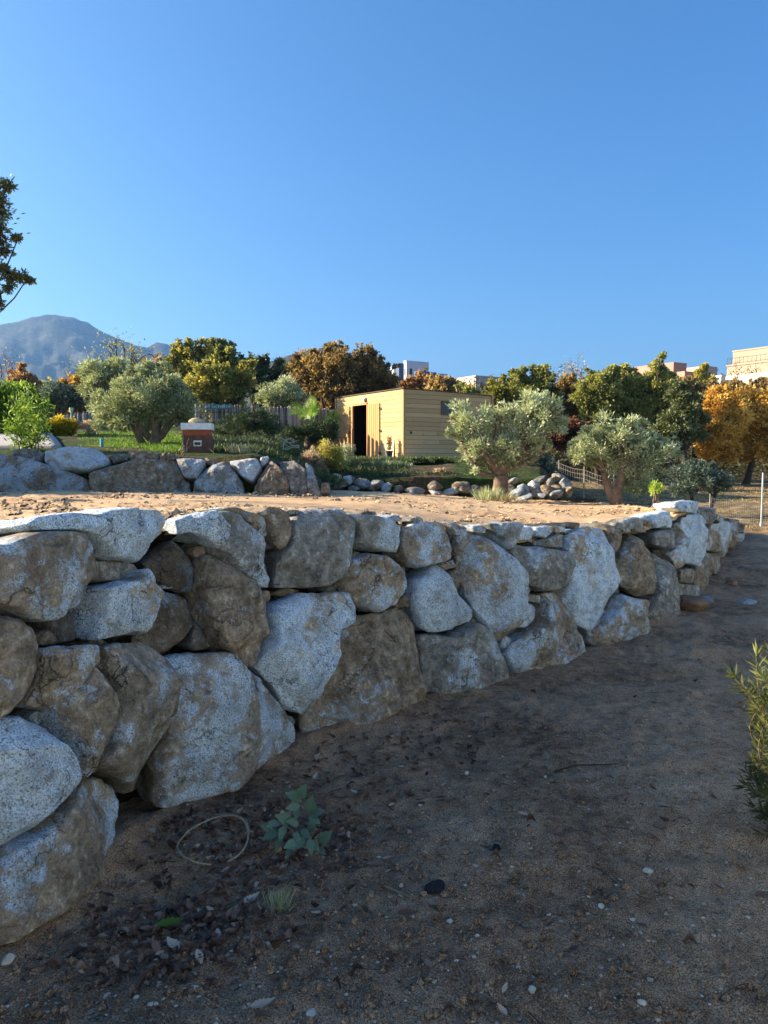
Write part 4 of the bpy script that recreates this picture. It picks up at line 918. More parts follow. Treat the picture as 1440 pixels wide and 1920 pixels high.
# ---------------------------------------------------------------- leaf litter, gravel, twigs on the damp soil
def lobed(n=6, wl=.56):
    """outline of an oak leaf, unit length, closed polygon split into quads along the midrib"""
    t = np.linspace(0, 1, 2*n+1); w_ = np.array([.04]+[(.5 if i % 2 else .34)*math.sin(math.pi*(i/(2*n))**.8)+.03 for i in range(1, 2*n)]+[.05])*wl*2
    return t, w_
def leafmesh(pos, yaw, tilt, size, r, curl):
    t, w_ = lobed(); k = len(t); n = len(pos)
    c, s = np.cos(yaw), np.sin(yaw)
    X_ = t[None]*size[:, None]; Wd = w_[None]*size[:, None]
    zc = curl[:, None]*size[:, None]*(t[None]-.5)**2
    ez = np.abs(curl)[:, None]*Wd*.5
    def tr(a, b_, z): return np.stack([pos[:, 0, None]+a*c[:, None]-b_*s[:, None], pos[:, 1, None]+a*s[:, None]+b_*c[:, None], pos[:, 2, None]+z+a*tilt[:, None]], -1)
    A = tr(X_, Wd/2, zc+ez); B = tr(X_, 0*Wd, zc); D = tr(X_, -Wd/2, zc+ez)
    V = np.stack([A, B, D], 2).reshape(n, k*3, 3)
    F = []
    for i in range(k-1):
        F += [[i*3, i*3+1, i*3+4, i*3+3], [i*3+1, i*3+2, i*3+5, i*3+4]]
    F = np.array(F)[None]+np.arange(n)[:, None, None]*k*3
    return V.reshape(-1, 3), F.reshape(-1, 4), k*3
def px_ground(u, v):
    k = [ray(a, b_) for a, b_ in zip(u, v)]; y = np.array([EYE[2]/-q[1] for q in k]); x = np.array([q[0] for q in k])*y
    return x, y, np.array([ground_z(a, b_) for a, b_ in zip(x, y)])
r = np.random.default_rng(9); us = []; vs = []
for cu, cv, ru, rv, n in ((430,1560,120,50,380),(300,1735,120,45,330),(430,1700,70,60,110),(620,1420,150,40,260),(760,1360,110,22,120),(330,1520,60,30,90),(560,1560,60,40,110),(700,1600,400,200,200),(1100,1500,300,130,70),(1330,1240,60,60,20)):
    us.append(r.normal(cu, ru, n)); vs.append(r.normal(cv, rv, n))
us = np.concatenate(us); vs = np.concatenate(vs); k = (vs > 1150) & (vs < 1960) & (us > -60) & (us < 1500)
us, vs = us[k], vs[k]; x, y, z = px_ground(us, vs)
ww = x/y*FPX+720; k = (Yb(ww)-y) > .12; x, y, z = x[k], y[k], z[k]; n = len(x)
V, F, kk = leafmesh(np.stack([x, y, z+.004+.012*r.random(n)], -1), r.uniform(0, 6.28, n), r.normal(0, .22, n), r.uniform(.020, .052, n), r, r.normal(0, .9, n))
o = mesh('leaf_litter', V, F, L['litter'], None, False, np.repeat(np.clip(r.normal(.36, .22, n)+(r.random(n) < .07)*.45, 0, 1), kk)); tag(o, kind='stuff')
def one_leaf(label, u, v, size, yaw, mat, tint, nm='fallen_leaf', curl=.5, zoff=.012):
    r = np.random.default_rng(int(u)); x, y, z = px_ground([u], [v])
    V, F, kk = leafmesh(np.zeros((1, 3)), np.array([yaw]), np.array([.15]), np.array([size]), r, np.array([curl]))
    o = mesh(nm, V, F, mat, None, False, np.full(len(V), tint)); o.location = (x[0], y[0], z[0]+zoff); tag(o, label, 'leaf'); return o
one_leaf('single orange leaf under the oak seedling', 524, 1588, .045, 1.8, L['yellow'], .8)
one_leaf('long curled green leaf lying in the leaf litter', 290, 1728, .10, .15, L['bright'], .35)
one_leaf('red-brown leaf beside the long crooked twig', 745, 1712, .075, -.2, L['purple'], .7)
one_leaf('pale grey oak leaf under the grass tuft', 455, 1690, .075, .8, L['litter'], 1.0)
one_leaf('pale oak leaf at the edge of the dark leaf heap', 335, 1770, .07, 2.4, L['litter'], 1.0)
one_leaf('grey oak leaf near the bottom edge', 470, 1890, .07, .3, L['litter'], .9)
# gravel
n = 11000; u_ = r.uniform(-40, 1480, n); v_ = 1120+840*r.random(n)**.8; x, y, z = px_ground(u_, v_); ww = x/y*FPX+720; k = ((Yb(ww)-y) > .05)|(ww > 1397); x, y, z = x[k], y[k], z[k]; n = len(x)
oc = np.array([[1,0,0],[0,1,0],[-1,0,0],[0,-1,0],[0,0,1],[0,0,-1],[.6,.6,.5],[-.6,.6,.5],[-.6,-.6,.5],[.6,-.6,.5]], float)
of = np.array([[0,6,9],[0,1,6],[1,7,6],[1,2,7],[2,8,7],[2,3,8],[3,9,8],[3,0,9],[6,7,4],[7,8,4],[8,9,4],[9,6,4]])
sz = .0018+.008*r.random(n)**5
rr = oc[None]*sz[:, None, None]*r.uniform(.6, 1.3, (n, 1, 3))*r.uniform(.8, 1.2, (n, 10, 1))
a = r.uniform(0, 6.28, n); ca, sa = np.cos(a)[:, None], np.sin(a)[:, None]
V = np.stack([rr[..., 0]*ca-rr[..., 1]*sa+x[:, None], rr[..., 0]*sa+rr[..., 1]*ca+y[:, None], rr[..., 2]*.7+z[:, None]+sz[:, None]*.3], -1).reshape(-1, 3)
gm = leaf_mat('gravel_grain', [(.10, .08, .06), (.20, .16, .12), (.33, .27, .20), (.52, .45, .36)], 0)
o = mesh('gravel', V, (of[None]+np.arange(n)[:, None, None]*10).reshape(-1, 3), gm, None, False, np.repeat(r.random(n)**1.5, 10)); tag(o, kind='stuff')
# clods on the terrace
n = 5000; w_ = r.uniform(-100, 1240, n); f_ = r.random(n)**2.2
yf = Yb(w_)+BAT*Zt(w_)/1.2+.15; y = yf+(np.interp(w_, WS, yfar)-yf)*f_; x = (w_-720)/FPX*y; z = terr(w_, y)
k = fbm(np.stack([x, y, 0*x], -1)*.9+8, 2) > -.15; x, y, z = x[k], y[k], z[k]; n = len(x); sz = .006+.028*r.random(n)**3
rr = oc[None]*sz[:, None, None]*r.uniform(.6, 1.3, (n, 1, 3))*r.uniform(.75, 1.25, (n, 10, 1))
V = (rr+np.stack([x, y, z+.01], -1)[:, None]).reshape(-1, 3)
o = mesh('soil_clods', V, (of[None]+np.arange(n)[:, None, None]*10).reshape(-1, 3), TERR, None, False); tag(o, kind='stuff')
n = 9000; u_ = r.uniform(-40, 1480, n); v_ = 1100+860*r.random(n)**.8; x, y, z = px_ground(u_, v_); ww = x/y*FPX+720
k = (((Yb(ww)-y) > -.02)|(ww > 1397)) & ((fbm(np.stack([x, y, 0*x], -1)*1.6+8, 3) > .0)|((Yb(ww)-y) < .3)); x, y, z = x[k], y[k], z[k]; n = len(x); sz = .003+.014*r.random(n)**5
rr = oc[None]*sz[:, None, None]*r.uniform(.6, 1.3, (n, 1, 3))*r.uniform(.7, 1.3, (n, 10, 1))
V = (rr+np.stack([x, y, z+sz*.2], -1)[:, None]).reshape(-1, 3)
o = mesh('soil_crumbs', V, (of[None]+np.arange(n)[:, None, None]*10).reshape(-1, 3), m, None, False); tag(o, kind='stuff')
# twigs
tw = MB()
for i in range(150):
    u = r.uniform(150, 1440); v = 1230+700*r.random()
    if r.random() < .5: u = r.normal(560, 180); v = r.normal(1500, 110)
    if v < 1200 or v > 1915: continue
    x, y, z = px_ground([u], [v]); ww = x[0]/y[0]*FPX+720
    if Yb(ww)-y[0] < .1: continue
    a = r.uniform(0, 6.28); ln = r.uniform(.03, .16); e = np.array([math.cos(a)*ln, math.sin(a)*ln, 0])
    q0 = np.array([x[0], y[0], z[0]+.006]); tw.tube(bent(q0, q0+e, .08, 6, r)+np.array([0, 0, .0]), np.linspace(.0022, .001, 6)*r.uniform(.7, 1.4), 4, r.random())
o = tw.build('twig_litter', leaf_mat('dead_twig', [(.03, .022, .016), (.07, .05, .04), (.14, .11, .08)], 0), None, True); tag(o, kind='stuff')
DEAD = plain('dead_wood', (.20, .16, .11), .9, 0, .3, 30, .3); PALEW = plain('pale_vine', (.30, .25, .17), .8, 0, .3, 30, .3)
def twig(label, pts, rad, mat, nm='twig'):
    x, y, z = px_ground([p[0] for p in pts], [p[1] for p in pts]); q = np.stack([x, y, z+.01], -1)
    t = np.linspace(0, 1, len(q)); tt = np.linspace(0, 1, len(q)*4); q = np.stack([np.interp(tt, t, q[:, i]) for i in range(3)], -1)
    c0 = q.mean(0); mb = MB(); mb.tube(q-c0, np.linspace(rad, rad*.5, len(q)), 6, .5); o = mb.build(nm, mat, None, True); o.location = c0; tag(o, label, 'twig'); return o
twig('long crooked dark twig running down the soil in the lower middle', [(785,1728),(815,1735),(840,1750),(848,1775),(860,1805),(880,1840),(900,1858)], .003, DEAD)
twig('pale broken twig beside the black clod', [(720,1652),(735,1660),(755,1668),(770,1676)], .006, DEAD)
twig('thin pale root curving at mid left under the wall', [(700,1425),(740,1430),(780,1420)], .003, DEAD)
twig('dark branching twig on the soil near the bush', [(1040,1447),(1080,1440),(1120,1437),(1160,1440)], .005, plain('dark_twig', (.05, .035, .025), .9))
# dried vine loop
x, y, z = px_ground([400], [1580]); c0 = np.array([x[0], y[0], z[0]+.025]); th = np.linspace(-.9, 2*math.pi-1.35, 60)[::-1]
rx = 66/FPX*y[0]; lp = np.stack([np.cos(th)*rx, np.sin(th)*rx*1.25, .012+.012*np.sin(th*2)+.02*(np.sin(th) > .3)*np.sin(th)], -1)
ext = np.array([[-.02, rx*1.45, .03], [-.08, rx*1.42, .035]]); mb = MB(); mb.tube(lp, .0042, 7, .5)
mb.tube(np.array([[-.04, rx*1.5, .02],[0.05, rx*1.35, .03],[.11, rx*1.05, .028],[rx, .3*rx, .02]]), .004, 7, .5)
o = mb.build('vine_loop', PALEW, None, True); o.location = c0; tag(o, 'loop of dry pale vine lying on the dead leaves', 'vine')

# ---------------------------------------------------------------- oak seedling
x, y, z = px_ground([572], [1590]); F0 = np.array([x[0], y[0], z[0]]); r = np.random.default_rng(44)
root = thing('oak_seedling', 'young oak seedling with blue-green lobed leaves at the edge of the dead leaves', 'plant', tuple(F0))
px = lambda u, v, d=0: P(u, v, F0[1]+d)-F0
st = MB()
for pts in ([(572,1590,0),(592,1555,0),(578,1525,-.02),(566,1505,-.03),(562,1492,-.03)], [(572,1590,0),(545,1555,-.03),(522,1542,-.05)], [(572,1590,0),(592,1570,-.02),(598,1590,-.04)]):
    q = np.array([px(*p) for p in pts]); t = np.linspace(0, 1, len(q)); tt = np.linspace(0, 1, 16); q = np.stack([np.interp(tt, t, q[:, i]) for i in range(3)], -1); st.tube(q, np.linspace(.003, .0015, 16), 6)
st.build('stem', plain('seedling_stem', (.16, .17, .10), .7), root, True)
for (u, v, du, dv, s, d) in [(565,1500,-20,-10,22,-.03),(562,1495,8,-16,24,-.03),(582,1525,2,-22,24,-.03),(582,1528,18,-6,20,-.04),(580,1530,14,10,22,-.05),(562,1510,-18,4,22,-.05),(560,1515,-4,16,18,-.05),(548,1540,-22,-8,26,-.06),(525,1543,-18,4,18,-.07),(535,1548,-8,20,26,-.08),(560,1545,-16,-4,22,-.06),(565,1555,12,12,24,-.08),(572,1570,-14,16,30,-.10),(580,1572,4,22,34,-.12),(560,1578,-20,8,28,-.11),(582,1578,12,12,20,-.10),(600,1580,14,-14,26,-.10),(596,1590,10,8,22,-.10),(520,1560,-20,10,24,-.06),(530,1570,-10,18,24,-.06),(552,1560,6,14,22,-.09),(575,1555,10,-6,20,-.05),(508,1555,-14,-6,20,-.05),(545,1590,-6,14,22,-.08)]:
    a0 = px(u, v, d); a1 = px(u+du*1.2, v+dv*1.2, d-.03); ax = a1-a0; ln = np.linalg.norm(ax)*1.15; ax /= np.linalg.norm(ax)
    nn = np.array([.2*r.normal(), -.75, .65+.2*r.normal()]); bx = np.cross(nn, ax); bx /= np.linalg.norm(bx); nn = np.cross(ax, bx)
    t, w_ = lobed(6, .66); A = []
    for ti, wi in zip(t, w_):
        cpt = a0+ax*ti*ln-nn*ln*.25*(ti-.3)**2; A += [cpt+bx*wi*ln*.5+nn*wi*.18*ln, cpt, cpt-bx*wi*ln*.5+nn*wi*.18*ln]
    F = []
    for i in range(len(t)-1): F += [[i*3, i*3+1, i*3+4, i*3+3], [i*3+1, i*3+2, i*3+5, i*3+4]]
    mesh('leaf', A, np.array(F), L['seedling'], root, True, np.full(len(A), r.uniform(.5, 1)))
# narrow-leaved bush at the right edge
Yd = 3.05; F0 = np.array([1.78, Yd, 0.0]); r = np.random.default_rng(45)
root = thing('oleander_bush', 'narrow-leaved evergreen bush reaching in at the right edge', 'shrub', tuple(F0)); st = MB(); V = []; T = []
for i, (u, v, d, ti) in enumerate([(1402,1222,0,.85),(1432,1216,.1,.9),(1362,1262,-.1,.45),(1412,1262,-.05,.85),(1385,1285,0,.6),(1432,1300,-.1,.5),(1420,1345,-.15,.45),(1400,1360,0,.35),(1440,1380,-.2,.5),(1395,1420,-.1,.25),(1430,1430,-.2,.35),(1385,1470,-.05,.25),(1425,1480,-.2,.3),(1440,1520,-.1,.25),(1400,1510,0,.2),(1460,1250,0,.7),(1480,1350,0,.5),(1500,1280,.1,.6),(1490,1450,0,.4),(1540,1350,.1,.5),(1420,1560,-.05,.2),(1400,1590,.05,.1),(1385,1440,.1,.15),(1410,1400,.15,.2),(1425,1530,.1,.1),(1435,1600,0,.1),(1395,1550,.1,.1),(1470,1200,.15,.7)]):
    e = P(u+16, v+6, Yd+d); p = bent(F0, e, .07, 14, r, .02); st.tube(p-F0, np.linspace(.006, .002, 14), 5)
    ax = p[-1]-p[-5]; ax /= np.linalg.norm(ax)
    for j in range(70):
        s = r.random()*.24; q = e-ax*s+ax*.01; th = r.uniform(0, 6.28); side = np.cross(ax, r.normal(size=3)); side /= np.linalg.norm(side)
        d_ = ax*(.9 if s < .05 else .55)+side*.75; lv, lf = leaf_quads((q-F0)[None], d_[None], .062, .0085, r); V.append(lv); T.append(np.full(4, np.clip(ti+r.normal()*.13, 0, 1)))
V = np.vstack(V); mesh('foliage', V, np.arange(len(V)).reshape(-1, 4), L['oak'], root, False, np.clip(np.concatenate(T)*.50-.14, 0, 1)); st.build('stem', BARK, root, True)
# ---------------------------------------------------------------- the wooden shed
def wood_mat(name, a, b_, grain_axis):
    m, t, b = newmat(name, .75, .25); tc = N(t, 'ShaderNodeTexCoord').outputs['Object']
    mp = N(t, 'ShaderNodeMapping'); t.links.new(tc, mp.inputs[0]); mp.inputs['Scale'].default_value = grain_axis
    g_ = noise(t, mp.outputs[0], 1, 6, .7); k_ = noise(t, tc, 7, 2, .5)
    tn = tintattr(t)
    c = mix(t, mth(t, 'ADD', mth(t, 'MULTIPLY', tn, .65), mth(t, 'MULTIPLY', g_, .35)), a, b_)
    c = mix(t, ramp(t, k_, [(.70, 0.0), (.76, .55)]), c, tuple(x*.35 for x in a))
    t.links.new(c, b.inputs['Base Color']); bump(t, b, g_, .4, .004); return m
WX = wood_mat('pine_boards', (.42, .265, .12), (.60, .40, .205), (3, 3, 60))
WZ = wood_mat('pine_uprights', (.42, .22, .085), (.56, .32, .14), (40, 40, 2.5))
INSIDE = plain('shed_interior', (.045, .028, .018), .9); IRON = plain('black_iron', (.02, .02, .02), .5, .6)
SX, SY, SZ = .66, 25.0, 1.63
shed = thing('wooden_shed', 'flat-roofed shed clad in pale pine boards with its double doors open', 'shed', (SX, SY, SZ), R(32))
LA, LB = 4.68, 3.77
def roofz(x): return 2.29-.10*x/LB
r = np.random.default_rng(61)
mb = MB(); nb = 15; bh = 2.27/nb
def course(mb, axis, a0, a1, z, h, off, r):
    """one row of boards from a0 to a1 along an axis, butted at random joints"""
    cuts = [a0]
    while cuts[-1] < a1-.01:
        cuts.append(min(a1, cuts[-1]+r.uniform(1.1, 2.4)))
    for p, q in zip(cuts[:-1], cuts[1:]):
        if q-p < .02: continue
        c = (p+q)/2; ln = q-p-.004
        if axis == 'x': mb.box((c, off, z+h/2), (ln, .022, h-.009), None, r.random())
        else: mb.box((off, c, z+h/2), (.022, ln, h-.009), None, r.random())
for i in range(nb):
    z = i*bh
    course(mb, 'x', .04, LB-.04, z, bh, -.011, r)
mb.build('side_wall', WX, shed)
mb = MB()
for i in range(nb):
    z = i*bh
    if z < 1.90: course(mb, 'y', .04, 2.30, z, bh, -.011, r); course(mb, 'y', 3.38, LA-.04, z, bh, -.011, r)
    else: course(mb, 'y', .04, LA-.04, z, bh, -.011, r)
mb.build('front_wall', WX, shed)
mb = MB()
for i in range(nb): course(mb, 'x', .04, LB-.04, i*bh, bh, LA+.011, r); course(mb, 'y', .04, LA-.04, i*bh, bh-.006 if i == nb-1 else bh, LB+.011, r)
mb.build('back_wall', WX, shed)
mb = MB(); t_ = .05                               # dark lining, floor and ceiling
mb.box((LB/2, .035, 1.12), (LB-.1, .05, 2.14)); mb.box((LB/2, LA-.035, 1.12), (LB-.1, .05, 2.14)); mb.box((LB-.035, LA/2, 1.12), (.05, LA-.18, 2.14))
mb.box((.035, 1.19, 1.12), (.05, 2.22, 2.14)); mb.box((.035, 4.0, 1.12), (.05, 1.2, 2.14)); mb.box((.035, 2.84, 2.08), (.05, 1.06, .22)); mb.box((LB/2, LA/2, .03), (LB-.2, LA-.2, .04)); mb.box((LB/2, LA/2, 2.1), (LB-.2, LA-.2, .03))
mb.build('lining', INSIDE, shed)
for x, y in ((-.012, -.012), (LB+.012, -.012), (-.012, LA+.012), (LB+.012, LA+.012)):
    mb = MB(); mb.box((x, y, 1.13), (.085, .085, 2.26), None, .75); mb.build('corner_post', WZ, shed)
mb = MB()
v = [(-.05,-.05),(LB+.05,-.05),(LB+.05,LA+.05),(-.05,LA+.05)]
mb.add([(x, y, roofz(x)) for x, y in v]+[(x, y, roofz(x)+.035) for x, y in v], [[0,3,2,1],[4,5,6,7],[0,1,5,4],[1,2,6,5],[2,3,7,6],[3,0,4,7]]); mb.build('roof', plain('roof_felt', (.10, .075, .05), .9), shed)
mb = MB(); mb.box((-.03, 2.29, .96), (.07, .06, 1.90), None, .6); mb.box((-.03, 3.40, .96), (.07, .10, 1.90), None, .35); mb.box((-.03, 2.84, 1.93), (.07, 1.02, .05), None, .6); mb.build('door_frame', WZ, shed)
def leafdoor(y0, y1, brace, hinge_y, name_):
    mb = MB(); k = 6; wv = (y1-y0)/k
    for i in range(k): mb.box((-.050, y0+wv*(i+.5), .975), (.024, wv-.018, 1.87), None, r.uniform(.3, .9))
    for z in (.85, 1.68) if brace else ():
        mb.box((-.074, (y0+y1)/2, z), (.024, y1-y0-.02, .14), None, .95)
    if brace:
        for z0, z1, ya, yb_ in ((.94, 1.60, y0+.05, y1-.2), (.1, .77, y0+.05, y1-.2)):
            d = np.array([0, yb_-ya, z1-z0]); ln = np.linalg.norm(d); d /= ln; n_ = np.array([0, -d[2], d[1]])
            c_ = np.array([-.076, (ya+yb_)/2, (z0+z1)/2]); q = [c_+s*d*ln/2+u*n_*.028+np.array([w_, 0, 0]) for s in (-1, 1) for u in (-1, 1) for w_ in (-.012, .012)]
            mb.add(q, [[0,1,3,2],[4,6,7,5],[0,4,5,1],[2,3,7,6],[0,2,6,4],[1,5,7,3]], .05)  # brace tinted dark to stand in for its shadow line
    o = mb.build('door', WZ, shed)
    for z in (.16, .95, 1.72):
        h = MB()
        if not brace: h.box((-.068, (y0+hinge_y)/2+.02, z), (.010, abs(hinge_y-y0)*.62, .03)); h.box((-.07, hinge_y-.03, z), (.04, .05, .09))
        else: h.box((-.07, hinge_y+.02, z), (.04, .04, .1))
        h.build('hinge', IRON, o)
leafdoor(1.46, 2.25, False, 1.45, 'right'); leafdoor(3.58, 4.60, True, 3.50, 'left')
# window
fr = MB(); x0, x1, z0, z1 = 1.55, 2.34, 1.50, 1.90
fr.box(((x0+x1)/2, -.035, z1+.02), (x1-x0+.08, .05, .04), None, .1); fr.box(((x0+x1)/2, -.035, z0-.02), (x1-x0+.08, .05, .04), None, .1)
fr.box((x0-.02, -.035, (z0+z1)/2), (.04, .05, z1-z0), None, .1); fr.box((x1+.02, -.035, (z0+z1)/2), (.04, .05, z1-z0), None, .1)
w_ = fr.build('window', plain('dark_wood_frame', (.13, .085, .05), .7), shed)
gm2, t, b = newmat('window_glass', .04, .45); b.inputs['Base Color'].default_value = (.02, .025, .03, 1); b.inputs['Metallic'].default_value = .0; b.inputs['Base Color'].default_value = (.05, .055, .06, 1)
pn = MB(); pn.box(((x0+x1)/2, -.026, (z0+z1)/2), (x1-x0, .01, z1-z0)); pn.build('pane', gm2, w_)
lp = MB(); lp.box((-.05, 2.50, 2.10), (.08, .19, .10)); lp.box((-.10, 2.50, 2.07), (.05, .16, .08)); lp.build('wall_lamp', plain('grey_metal', (.45, .45, .46), .5, .4), shed)
lp = MB(); lp.box((.27, -.04, .84), (.06, .04, .08)); lp.build('socket_box', plain('dark_plastic', (.04, .04, .05), .4), shed)
cb = MB(); cb.box((.9, 2.9, .62), (.45, 1.0, 1.1)); cb.box((.66, 2.65, .62), (.03, .42, 1.0)); cb.box((.66, 3.15, .62), (.03, .42, 1.0)); cb.box((.9, 2.9, 1.19), (.5, 1.06, .04))
o = cb.build('cabinet', plain('dark_red_wood', (.22, .035, .02), .6, 0, .3, 5), None); o.location = (SX, SY, SZ); o.rotation_euler = (0, 0, R(32)); tag(o, 'dark red wooden cabinet just inside the open shed doorway', 'cabinet')
# slab
sb = MB(); sb.box((LB/2-.1, LA/2-.1, -.10), (LB+.9, LA+1.0, .18)); o = sb.build('concrete_slab', plain('concrete', (.42, .43, .44), .9, 0, .15, 6, .3)); o.location = (SX, SY, SZ); o.rotation_euler = (0, 0, R(32)); tag(o, kind='structure')
# board leaning on the shed and the potted dry plant
def shedpt(x, y, z): return np.array([SX, SY, SZ])+rotz(R(32))@np.array([x, y, z])
bd = MB(); bd.box((0, 0, .32), (.02, .54, .64)); o = bd.build('panel', plain('cream_board', (.62, .50, .36), .7, 0, .06)); o.location = shedpt(-.07, .80, 0); o.rotation_euler = (0, R(4), R(32)); tag(o, 'cream board with dark scribbled marks leaning on the front of the shed', 'board')
sc_ = MB(); zz = .50
for y0, z0, y1, z1 in ((.20,.02,.18,-.06),(.20,.02,.14,-.04),(.12,.0,.08,.01),(.05,.03,.02,-.05),(.05,.0,0,.01),(.02,.03,-.05,-.03),(-.05,-.03,-.16,-.05)):
    sc_.tube([(-.014, y0, zz+z0), (-.014, y1, zz+z1)], .006, 4)
sc_.build('marking', IRON, o)
c0 = shedpt(-.30, .42, 0); pot = thing('potted_plant', 'black plastic pot with a tall dry brown plant, at the front corner of the shed', 'potted plant', tuple(c0))
pb = MB(); pb.tube([(0,0,0),(0,0,.2),(0,0,.21),(0,0,.235)], [.085,.115,.13,.13], 16); pb.build('pot', plain('black_plastic', (.03, .035, .045), .4), pot)
r = np.random.default_rng(8); n = 420; q = np.stack([r.normal(0, .035, n), r.normal(0, .035, n), .24+.42*r.random(n)], -1); V, F = leaf_quads(q, r.normal(size=(n, 3))*.4+[0, 0, 1], .09, .02, r)
mesh('plant', V, F, L['brown'], pot, False, np.repeat(r.uniform(.1, .7, n), 4))

# ---------------------------------------------------------------- the beehive
HY = 11.7; hx = (368-720)/FPX*HY; hz = P(368, 853, HY)[2]
hive = thing('beehive', 'weathered red-brown wooden beehive with a white metal lid on the upper wall', 'beehive', (hx, HY+.2, hz), R(7)); hive.scale = (.93, .93, 1.06)
RB = plain('weathered_hive_wood', (.125, .065, .05), .9, 0, .35, 12, .5); RED = plain('red_hive_wood', (.33, .085, .035), .8, 0, .3, 9, .3); WHT = plain('white_metal_lid', (.68, .72, .74), .5, .1, .12, 20)
mb = MB(); mb.box((0, 0, .145), (.445, .43, .29))
for i in range(5): mb.box((.222, -.216, .03+i*.055), (.012, .012, .025))
body = mb.build('hive_body', RB, hive)
mb = MB(); mb.box((-.01, 0, .329), (.44, .425, .076)); mb.build('hive_super', RED, hive)
mb = MB(); mb.box((-.01, 0, .42), (.50, .48, .096)); mb.build('lid', WHT, hive)
mb = MB(); mb.box((.01, -.225, .20), (.13, .03, .022)); mb.box((.01, -.232, .135), (.115, .012, .014)); mb.box((-.05, -.232, .165), (.012, .012, .06)); mb.box((.065, -.232, .165), (.012, .012, .06)); mb.build('handle', WHT, body)
mb = MB(); mb.box((0, 0, -.03), (.5, .5, .06)); mb.build('base', RB, hive)
top = np.array([hx, HY+.2, hz+.468*1.06])
o = link('stone', stone_mesh('stone', .11, .09, .055, 88, 4), plain('lichen_stone', (.40, .33, .22), .9, 0, .4, 25, .5)); o.location = top+np.array([-.02, 0, .035]); tag(o, 'rough tan stone weighing down the lid of the beehive', 'stone')
stk = MB()
r = np.random.default_rng(19)
for i in range(9):
    e = P(345+r.uniform(-4, 26), 800+r.uniform(8, 40), 11.2); s = P(344, 856, 11.25); stk.tube(bent(s, e, .06, 6, r)-P(344, 856, 11.25), np.linspace(.004, .0015, 6), 4)
o = stk.build('dry_stalks', PALEW); o.location = P(344, 856, 11.25); tag(o, 'thin dry branching weed standing before the left of the beehive', 'weed')

# ---------------------------------------------------------------- picket fence of split chestnut palings
def picket(u0, u1, vt0, vt1, Y0, Y1, label, seed, du=3.3):
    r = np.random.default_rng(seed); us = np.arange(u0, u1, du); t = (us-u0)/(u1-u0); Ys = Y0+(Y1-Y0)*t
    xs = (us-720)/FPX*Ys; F0 = np.array([xs[0], Ys[0], gz(xs[0], Ys[0])]); root = thing('picket_fence', label, 'fence', tuple(F0))
    mb = MB(); step = np.hypot(np.diff(xs).mean(), np.diff(Ys).mean())
    for u, tt, x, y in zip(us, t, xs, Ys):
        zt = P(u, vt0+(vt1-vt0)*tt+r.uniform(-2.2, 2.2), y)[2]; zb = gz(x, y)-.08; zb = min(zb, zt-.55)
        ln = r.normal(0, .012); q = np.array([[x, y, zb], [x+ln*.5, y, (zb+zt)/2], [x+ln, y, zt-.05], [x+ln, y, zt]])-F0
        mb.tube(q, np.array([.40, .38, .36, .08])*step, 5, r.random(), .15)
    mb.build('palings', L['twig_wood'], root)
    mb = MB()
    for f in (.25, .75):
        q = np.stack([xs, Ys-.03, np.array([gz(x, y)+f*.65 for x, y in zip(xs, Ys)])], -1)-F0; mb.tube(q, .006, 4)
    mb.build('wire', IRON, root)
    for k in range(0, len(us), 22):
        pm = MB(); zt = P(us[k], vt0+(vt1-vt0)*t[k]-3, Ys[k])[2]; pm.tube(np.array([[xs[k], Ys[k]+.05, gz(xs[k], Ys[k])-.2], [xs[k], Ys[k]+.05, zt]])-F0, .045, 7, .3); pm.build('post', BARK, root)
L['twig_wood'] = leaf_mat('split_chestnut', [(.09, .075, .065), (.20, .17, .145), (.34, .29, .24), (.46, .39, .31)], 0, .85)
picket(78, 208, 786, 766, 21, 24.5, 'grey picket fence curving behind the yellow-flowered bush', 1)
picket(330, 545, 757, 762, 25, 25.5, 'picket fence with a painted board fixed to it, right of the beehive', 2)
picket(545, 630, 763, 768, 26.5, 32, 'picket fence stretch behind the fan palm, ending by the shed', 3)
# boards on the fence
Yd = 24.7
bm_ = MB(); p0 = P(384, 762, Yd); p1 = P(434, 763, Yd); c0 = (p0+p1)/2; bm_.box((0, 0, 0), (p1[0]-p0[0], .03, .155)); o = bm_.build('signboard', plain('blue_green_paint', (.09, .17, .19), .6, 0, .25, 9)); o.location = c0; tag(o, 'long blue-green board with hand-painted pale letters on the picket fence', 'sign')
mk = MB(); r = np.random.default_rng(3); x_ = -.42; Wp = plain('pale_paint', (.6, .66, .66), .6)
for ch in ([(0,-1),(1,1),(2,-1)], [(0,-1),(0,1),(1.4,-1),(1.4,1)], [(0,-1),(0,1)], None, [(0,1),(1.6,-1)], [(0,-1),(.8,1),(1.6,-1)], [(1.2,1),(0,0),(1.2,-1)], None, [(0,-1),(0,1),(1.2,.3),(0,0)], [(0,0),(.6,.8),(1.2,0),(.6,-.8),(0,0)], [(0,-1),(0,.8),(.7,0),(1.4,.8),(1.4,-1)], [(0,-1),(0,1),(1,.4),(0,0),(1,-.6),(0,-1)], None, [(0,-1),(0,1)], [(0,0),(.6,.8),(1.2,0),(.6,-.8),(0,0)], [(1,1),(0,.5),(1,-.4),(0,-1)]):
    if ch is None: x_ += .03; continue
    mk.tube([(x_+a*.022, -.022, b_*.045) for a, b_ in ch], .006, 4); x_ += .062
mk.build('lettering', Wp, o)
bm_ = MB(); p0 = P(174, 771, 23.2); bm_.box((0, 0, 0), (.27, .02, .10)); o = bm_.build('signboard', plain('white_board', (.6, .57, .5), .7)); o.location = p0+np.array([.13, 0, 0]); tag(o, 'small white board with grey marks on the fence left of the many-stemmed olive', 'sign')
mk = MB()
